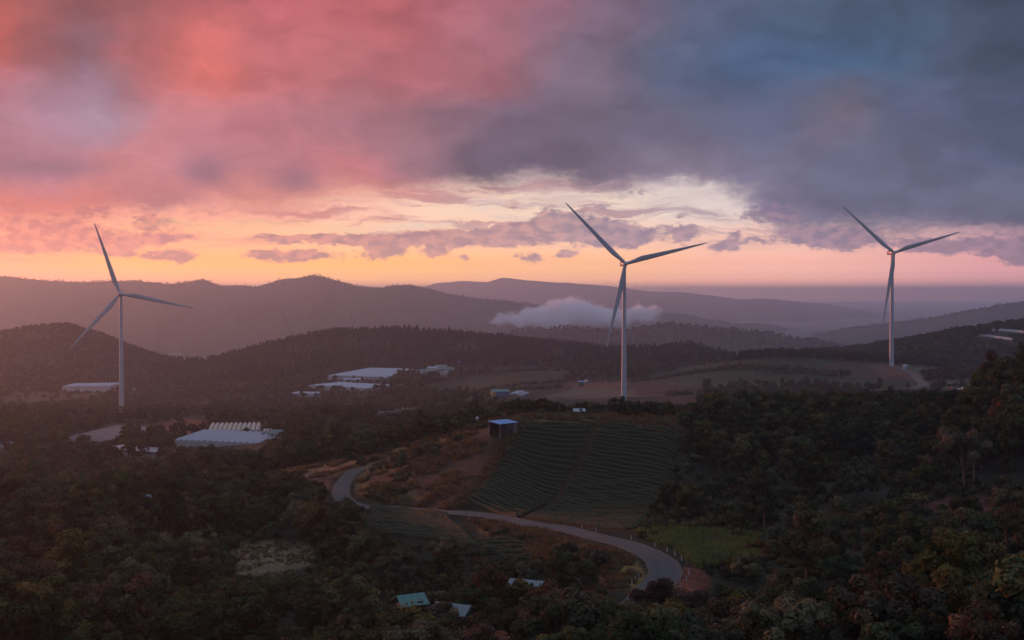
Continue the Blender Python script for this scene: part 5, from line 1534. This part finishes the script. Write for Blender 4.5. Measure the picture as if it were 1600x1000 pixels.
# the solid woods of single trees: the largest 300 of each sort in view stand as things, the rest is one mass
INV = [t for t in TREES if -30 < t['px'] < 1630 and t['top'] < 1010]
def spread_pick(lst, n):
    return sorted(lst, key=lambda t: -t['size'])[:n]
tree_l = [t for t in INV if t['kind'] != 'shrub']; shrub_l = [t for t in INV if t['kind'] == 'shrub']
singles = spread_pick([t for t in tree_l if t['zone'] != 'solo'], 300 - len(SOLO) - 1) + SOLO
sset = set(id(t) for t in singles)
shr = spread_pick(shrub_l, 200); shs = set(id(t) for t in shr)
def where(t):
    px, py, y = t['px'], (t['py'] + t['top']) / 2, t['y']
    if t['zone'] == 'slope' or (px > 1065 and y > 205):
        if px > 1530: return 'at the right edge of the wooded slope'
        if py < 690: return 'high on the slope, ' + ('next to the tea field' if px < 1200 else 'below the grassy rise' if px < 1380 else 'below the level road')
        if py < 790: return 'halfway up the slope, ' + ('next to the tea field' if px < 1200 else 'left of the bare pale trunk' if px < 1480 else 'around the bare pale trunk')
        return 'low on the slope, ' + ('above the bright grass patch' if px < 1200 else 'above the dark gully' if px < 1400 else 'under the bare pale trunk')
    if px > 1065: return 'in the lower right gully, ' + ('near the red earth' if px < 1220 else 'towards its middle' if px < 1400 else 'near the corner')
    if y < 240:
        if px > 800: return 'below the road bend, ' + ('around the half-hidden dark house' if px < 900 else 'by the golden mound')
        if px > 560: return 'around the teal-roofed house' if t['py'] > 915 else 'below the lower tea field'
        if px > 350: return 'in front of the bare clearing' if t['py'] > 900 else 'beside the bare clearing'
        return 'in the lower left thicket, ' + ('at the left edge' if px < 110 else 'near the tiny grey hut' if t['py'] < 880 else 'along the bottom')
    if px > 560: return 'on the slope between upper road and blue shed'
    if px > 350: return 'between the bare clearing and the orange earth'
    return 'in the woods ' + ('around the tiny grey hut' if px > 140 else 'at left below the white nursery')
LOOK = {'dark': 'dark', 'green': 'green', 'olive': 'olive-brown', 'rust': 'rust-tipped'}
SHAPE = {'round': 'rounded tree', 'spread': 'spreading tree', 'tall': 'upright tree', 'shrub': 'low shrub'}
CATN = {'round': 'broadleaf_tree', 'spread': 'broadleaf_tree', 'tall': 'broadleaf_tree', 'shrub': 'shrub'}
def plant(t):
    tm, cm, J, h, R = PROTO[(t['kind'], t['look'])][t['var']]
    lb = t.get('label')
    g_ = t.get('group')
    if not lb:
        sz = ('large ' if t['h'] > 6.6 else 'small ' if t['h'] < 4.2 else '') if t['kind'] != 'shrub' else ''
        w = where(t)
        lb = sz + LOOK[t['look']] + ' ' + SHAPE[t['kind']] + ' ' + w
        g_ = ('shrubs ' if t['kind'] == 'shrub' else 'trees ') + w.split(',')[0]
    e = empty(CATN[t['kind']], (t['x'], t['y'], t['z']), lb, 'shrub' if t['kind'] == 'shrub' else 'tree', g_, t['rot'])
    sx = t['s'] * (.9 + .2 * rnd.random())
    e.scale = (sx, sx, t['s'])
    link('trunk', tm, e); link('crown', cm, e)
def base_label(t):
    sz = ('large ' if t['h'] > 7.4 else 'small ' if t['h'] < 4.6 else '') if t['kind'] != 'shrub' else ''
    return sz + LOOK[t['look']] + ' ' + SHAPE[t['kind']] + ' ' + where(t)
same = {}
for t in singles + shr:
    if not t.get('label'): same.setdefault(base_label(t), []).append(t)
    elif t.get('group'): same.setdefault(t['label'], []).append(t)
NTH = ['leftmost'] + [o + ' from left' for o in ORD[1:]]
for b_, l_ in same.items():
    l_.sort(key=lambda t: t['px'])
    w_ = where(l_[0])
    for i, t in enumerate(l_):
        if len(b_.split()) > 13: b_ = ' '.join(b_.split(',')[0].split()[:13])
        t['label'] = b_ + ('' if len(l_) == 1 else ', ' + ('rightmost' if i == len(l_) - 1 else NTH[i]))
        if not t.get('group'): t['group'] = ('shrubs ' if t['kind'] == 'shrub' else 'trees ') + w_.split(',')[0]
for t in singles + shr:
    if len(t['label'].split()) > 16: print('LONG', t['label'])
for t in singles: plant(t)
for t in shr: plant(t)
rest = [t for t in TREES if id(t) not in sset and id(t) not in shs]
keys = [k for k in PROTO if k[0] in ('round', 'spread', 'tall', 'shrub')]
kidx = {}; protos = []
for k in keys:
    for v, pr in enumerate(PROTO[k]): kidx[(k, v)] = len(protos); protos.append(pr[2])
scatter('woods', 'mass of smaller trees filling the woods on the near slopes', [(t['x'], t['y'], t['z'], t['s'], t['rot'], kidx[((t['kind'], t['look']), t['var'])]) for t in rest], protos)
scatter('valley_trees', 'small trees in rows and groves over the valley floor', MID, [PROTO[k][v][2] for k in POOL_MID for v in range(2)])
scatter('pine_forest', 'dark pine forest covering the long low ridge', PINES, [p[2] for p in PROTO[('pine', 'dark')]])
scatter('hill_forest', 'dark forest covering the hills at left and right', HILLW, [p[2] for p in PROTO[('far', 'dark')]])
# undergrowth: low bushes over the near slopes, grass on open ground
UND = []
X, Y, rng = jitter_grid(88, 420, .48, 2.6, 8)
TM = tmask(X, Y); Zs = hgt(X, Y); PXs, PYs = pix(X, Y, Zs)
cl = fbm(X / 12, Y / 12, 3, 47)
U_LOOK = [('shrub', 'dark'), ('shrub', 'green'), ('shrub', 'olive'), ('shrub', 'rust')]
for x, y, z, tm, px, py, c in zip(X, Y, Zs, TM, PXs, PYs, cl):
    if px < -60 or px > 1660 or py > 1060: continue
    if rnd.random() < tm or c < .36: continue
    s = .45 + .5 * rnd.random(); k = F / y
    if hides(px, py - 2.3 * s * k, py, 1.3 * s * k, y): continue
    li = min(3, int(rnd.random() ** 1.7 * 4))
    UND.append((x, y, z, s, rnd.random() * 6.283, li * 2 + rnd.randrange(2)))
scatter('undergrowth', 'low bushes covering the ground between the trees', UND, [PROTO[k][v][2] for k in U_LOOK for v in range(2)])
DRY = []; LUSH = []
def grass_in(poly, D0, D1, sp, lst, smin, smax, seed, dens=1.0):
    X, Y, rng = jitter_grid(D0, D1, .48, sp, seed)
    Z = hgt(X, Y); px, py = pix(X, Y, Z)
    cl = fbm(X / 5, Y / 5, 3, seed)
    mk = inpoly(px, py, poly) & (cl > 1 - .62 * dens) 
    L = np.array([(p.x, p.y) for p in road_main[::2]])
    for x, y, z in zip(X[mk], Y[mk], Z[mk]):
        if np.hypot(L[:, 0] - x, L[:, 1] - y).min() < 3.7: continue
        lst.append((x, y, z, smin + (smax - smin) * rnd.random(), rnd.random() * 6.283, rnd.randrange(3)))
grass_in([(560,722),(620,698),(700,682),(770,650),(835,650),(812,662),(760,690),(735,775),(728,795),(650,800),(600,785),(550,762)], 255, 375, 1.2, DRY, .4, 1.0, 61, .85)
grass_in([(806,660),(815,652),(825,662),(736,785),(722,785)], 258, 320, .8, DRY, .35, .7, 62, 1.2)
grass_in([(812,648),(1062,644),(1072,684),(940,668),(815,664)], 298, 352, 1.0, DRY, .4, .8, 63)
grass_in([(735,812),(830,824),(905,846),(965,866),(930,885),(860,885),(790,852)], 182, 255, .9, DRY, .4, .9, 64)
grass_in([(936,890),(960,872),(985,866),(1014,890),(998,922),(948,920)], 160, 200, .7, DRY, .3, .6, 65, .8)
grass_in([(400,730),(470,716),(562,720),(565,738),(520,750),(400,756)], 310, 380, 1.1, DRY, .4, .8, 66, .8)
grass_in([(992,830),(1090,826),(1200,838),(1190,874),(1090,888),(1062,862),(1020,846)], 183, 228, .8, LUSH, .4, .9, 67, 1.2)
grass_in([(200,880),(330,878),(350,930),(220,935)], 185, 235, 1.1, LUSH, .3, .6, 68)
grass_in([(360,852),(420,846),(482,850),(492,880),(440,900),(370,898)], 205, 265, 1.3, DRY, .2, .5, 69, .8)
grass_in([(360,852),(420,846),(482,850),(492,880),(440,900),(370,898)], 205, 265, 1.8, LUSH, .15, .3, 70, .6)
scatter('dry_grass', 'golden dry grass on the open slopes and road banks', DRY, [p[2] for p in PROTO[('tuft', 'dry')]])
scatter('lush_grass', 'bright green grass beside the road bend', LUSH, [p[2] for p in PROTO[('tuft', 'lush')]])
# trees on the far mountains: a fringe along the crests
FAR = []
for lb, (Xw, Yw, z, ts) in HILLS.items():
    D = Yw.mean()
    if D > 9000: continue
    row = np.where((ts > (-.34 if D < 4500 else -.09)) & (ts < .06))[0]
    for r in row:
        for c in range(0, Xw.shape[1]):
            if abs(Xw[r, c] / Yw[r, c]) > .47 or rnd.random() > (.62 if D < 4500 else .95): continue
            FAR.append((Xw[r, c] + rnd.gauss(0, 8), Yw[r, c] + rnd.gauss(0, 12), z[r, c] - 1.5, .6 + .6 * rnd.random() ** 2, rnd.random() * 6.283, rnd.randrange(3)))
scatter('mountain_forest', 'trees fringing the crests of the far ridges', FAR, [p[2] for p in PROTO[('far', 'dark')]])
print('COUNTS trees', len(TREES), 'singles', len(singles), 'shrubs', len(shr), 'mid', len(MID), 'pines', len(PINES), 'hill', len(HILLW), 'und', len(UND), 'dry', len(DRY), 'lush', len(LUSH), 'far', len(FAR))
# rows of pale scrub along the terrace edges of the middle field
SCR = []
for (x0, y0, d0), (x1, y1, d1), n, w in (((700,598,1150),(880,590,1250),90,6), ((720,607,1060),(870,598,1150),80,5), ((985,598,1190),(1330,590,1080),420,9), ((690,577,1480),(900,584,1380),200,8), ((1180,562,1215),(1340,566,1230),130,5), ((800,606,1090),(880,600,1170),70,5), ((1040,612,985),(1300,604,960),120,4)):
    for i in range(n):
        t = rnd.random(); px = x0 + (x1 - x0) * t; D = d0 + (d1 - d0) * t + rnd.gauss(0, w)
        x = (px - 800) / F * D
        SCR.append((x, D, gz(x, D), .8 + 1.1 * rnd.random(), rnd.random() * 6.283, rnd.randrange(4)))
scatter('scrub', 'pale scrub along the terrace edges of the middle fields', SCR, [PROTO[('shrub', l_)][v][2] for l_ in ('olive', 'green') for v in range(2)])
# orange-flowering bush patch below the right hill
ORG = []
for i in range(26):
    p = P(1468 + rnd.gauss(0, 6), 577.5, 1150 + rnd.gauss(0, 5)); ORG.append((p.x, p.y, gz(p.x, p.y), 1.0 + .6 * rnd.random(), rnd.random() * 6, rnd.randrange(2)))
M['leaf_orange'] = leaf_mat('leaf_orange', [(0, (.16, .05, .02)), (.5, (.36, .10, .03)), (1, (.5, .18, .06))], .15)
_po = [make_proto('shrub', 900 + s, M['leaf_orange'], M['bark'])[2] for s in range(2)]
scatter('flowering_bushes', 'orange-red flowering bushes below the wooded hill on the right', ORG, _po)
# ------------------------------------------------------------------ low cloud lying in the valley behind the pine ridge
def valley_cloud():
    D = 5000.0
    sc = D / F
    mb = MB(); cx, cz = (900 - 800) * sc, -(496 - HOR) * sc
    LX, LY, LZ = 360 * sc, 520.0, 110 * sc
    mb.box((0, 0, 0), (LX, LY, LZ))
    m = bpy.data.materials.new('cloud_vapour'); m.use_nodes = True
    nt = m.node_tree; nt.nodes.clear(); g = G(nt)
    out = g.node('ShaderNodeOutputMaterial'); v = g.node('ShaderNodeVolumePrincipled')
    tc = g.node('ShaderNodeTexCoord')
    pos = g.v('SCALE', tc.outputs['Object']); pos.node.inputs['Scale'].default_value = 1 / sc      # units of photo pixels at this distance
    pos = g.v('MULTIPLY', pos, (1, 1, 1))
    sp = g.node('ShaderNodeSeparateXYZ'); nt.links.new(pos, sp.inputs[0])
    wv = g.v('SUBTRACT', g.noise(pos, .03, 5, .62, col=True), (.5, .5, .5))
    q = g.v('MULTIPLY_ADD', wv, (80, 80, 56), pos)
    acc = None
    for (x, z, rx, rz, a) in ((-12, 2, 44, 21, 1.25), (-40, -10, 34, 13, .8), (-96, -16, 16, 14, 1.0), (-118, -6, 12, 10, .75), (34, 0, 40, 11, .55), (75, 2, 44, 13, .62), (110, 8, 26, 10, .6), (60, -14, 30, 9, .35), (-70, -2, 40, 6, .4), (2, 17, 24, 11, .7), (-55, 8, 20, 8, .5)):
        e = g.v('MULTIPLY_ADD', q, (1 / rx, 1 / 60, 1 / rz), (-x / rx, 0, -z / rz))
        r = g.m('POWER', .3679, g.v('DOT_PRODUCT', e, e))
        acc = g.m('MULTIPLY', r, a) if acc is None else g.m('MULTIPLY_ADD', r, a, acc)
    n = g.noise(pos, .05, 6, .66)
    dn = g.smooth(g.m('MULTIPLY_ADD', g.m('SUBTRACT', n, .5), 1.7, acc), .34, 1.0)
    v.inputs['Color'].default_value = (.96, .96, .97, 1)
    v.inputs['Anisotropy'].default_value = .35
    g.put(v.inputs['Density'], g.m('MULTIPLY', dn, .06))
    nt.links.new(v.outputs[0], out.inputs['Volume'])
    m.cycles.volume_step_rate = .35
    o = mb.build('valley_cloud', m)
    o.location = (cx, D, cz)
    tag(o, 'low white cloud lying in the valley behind the pine ridge', None, None, 'stuff')
valley_cloud()
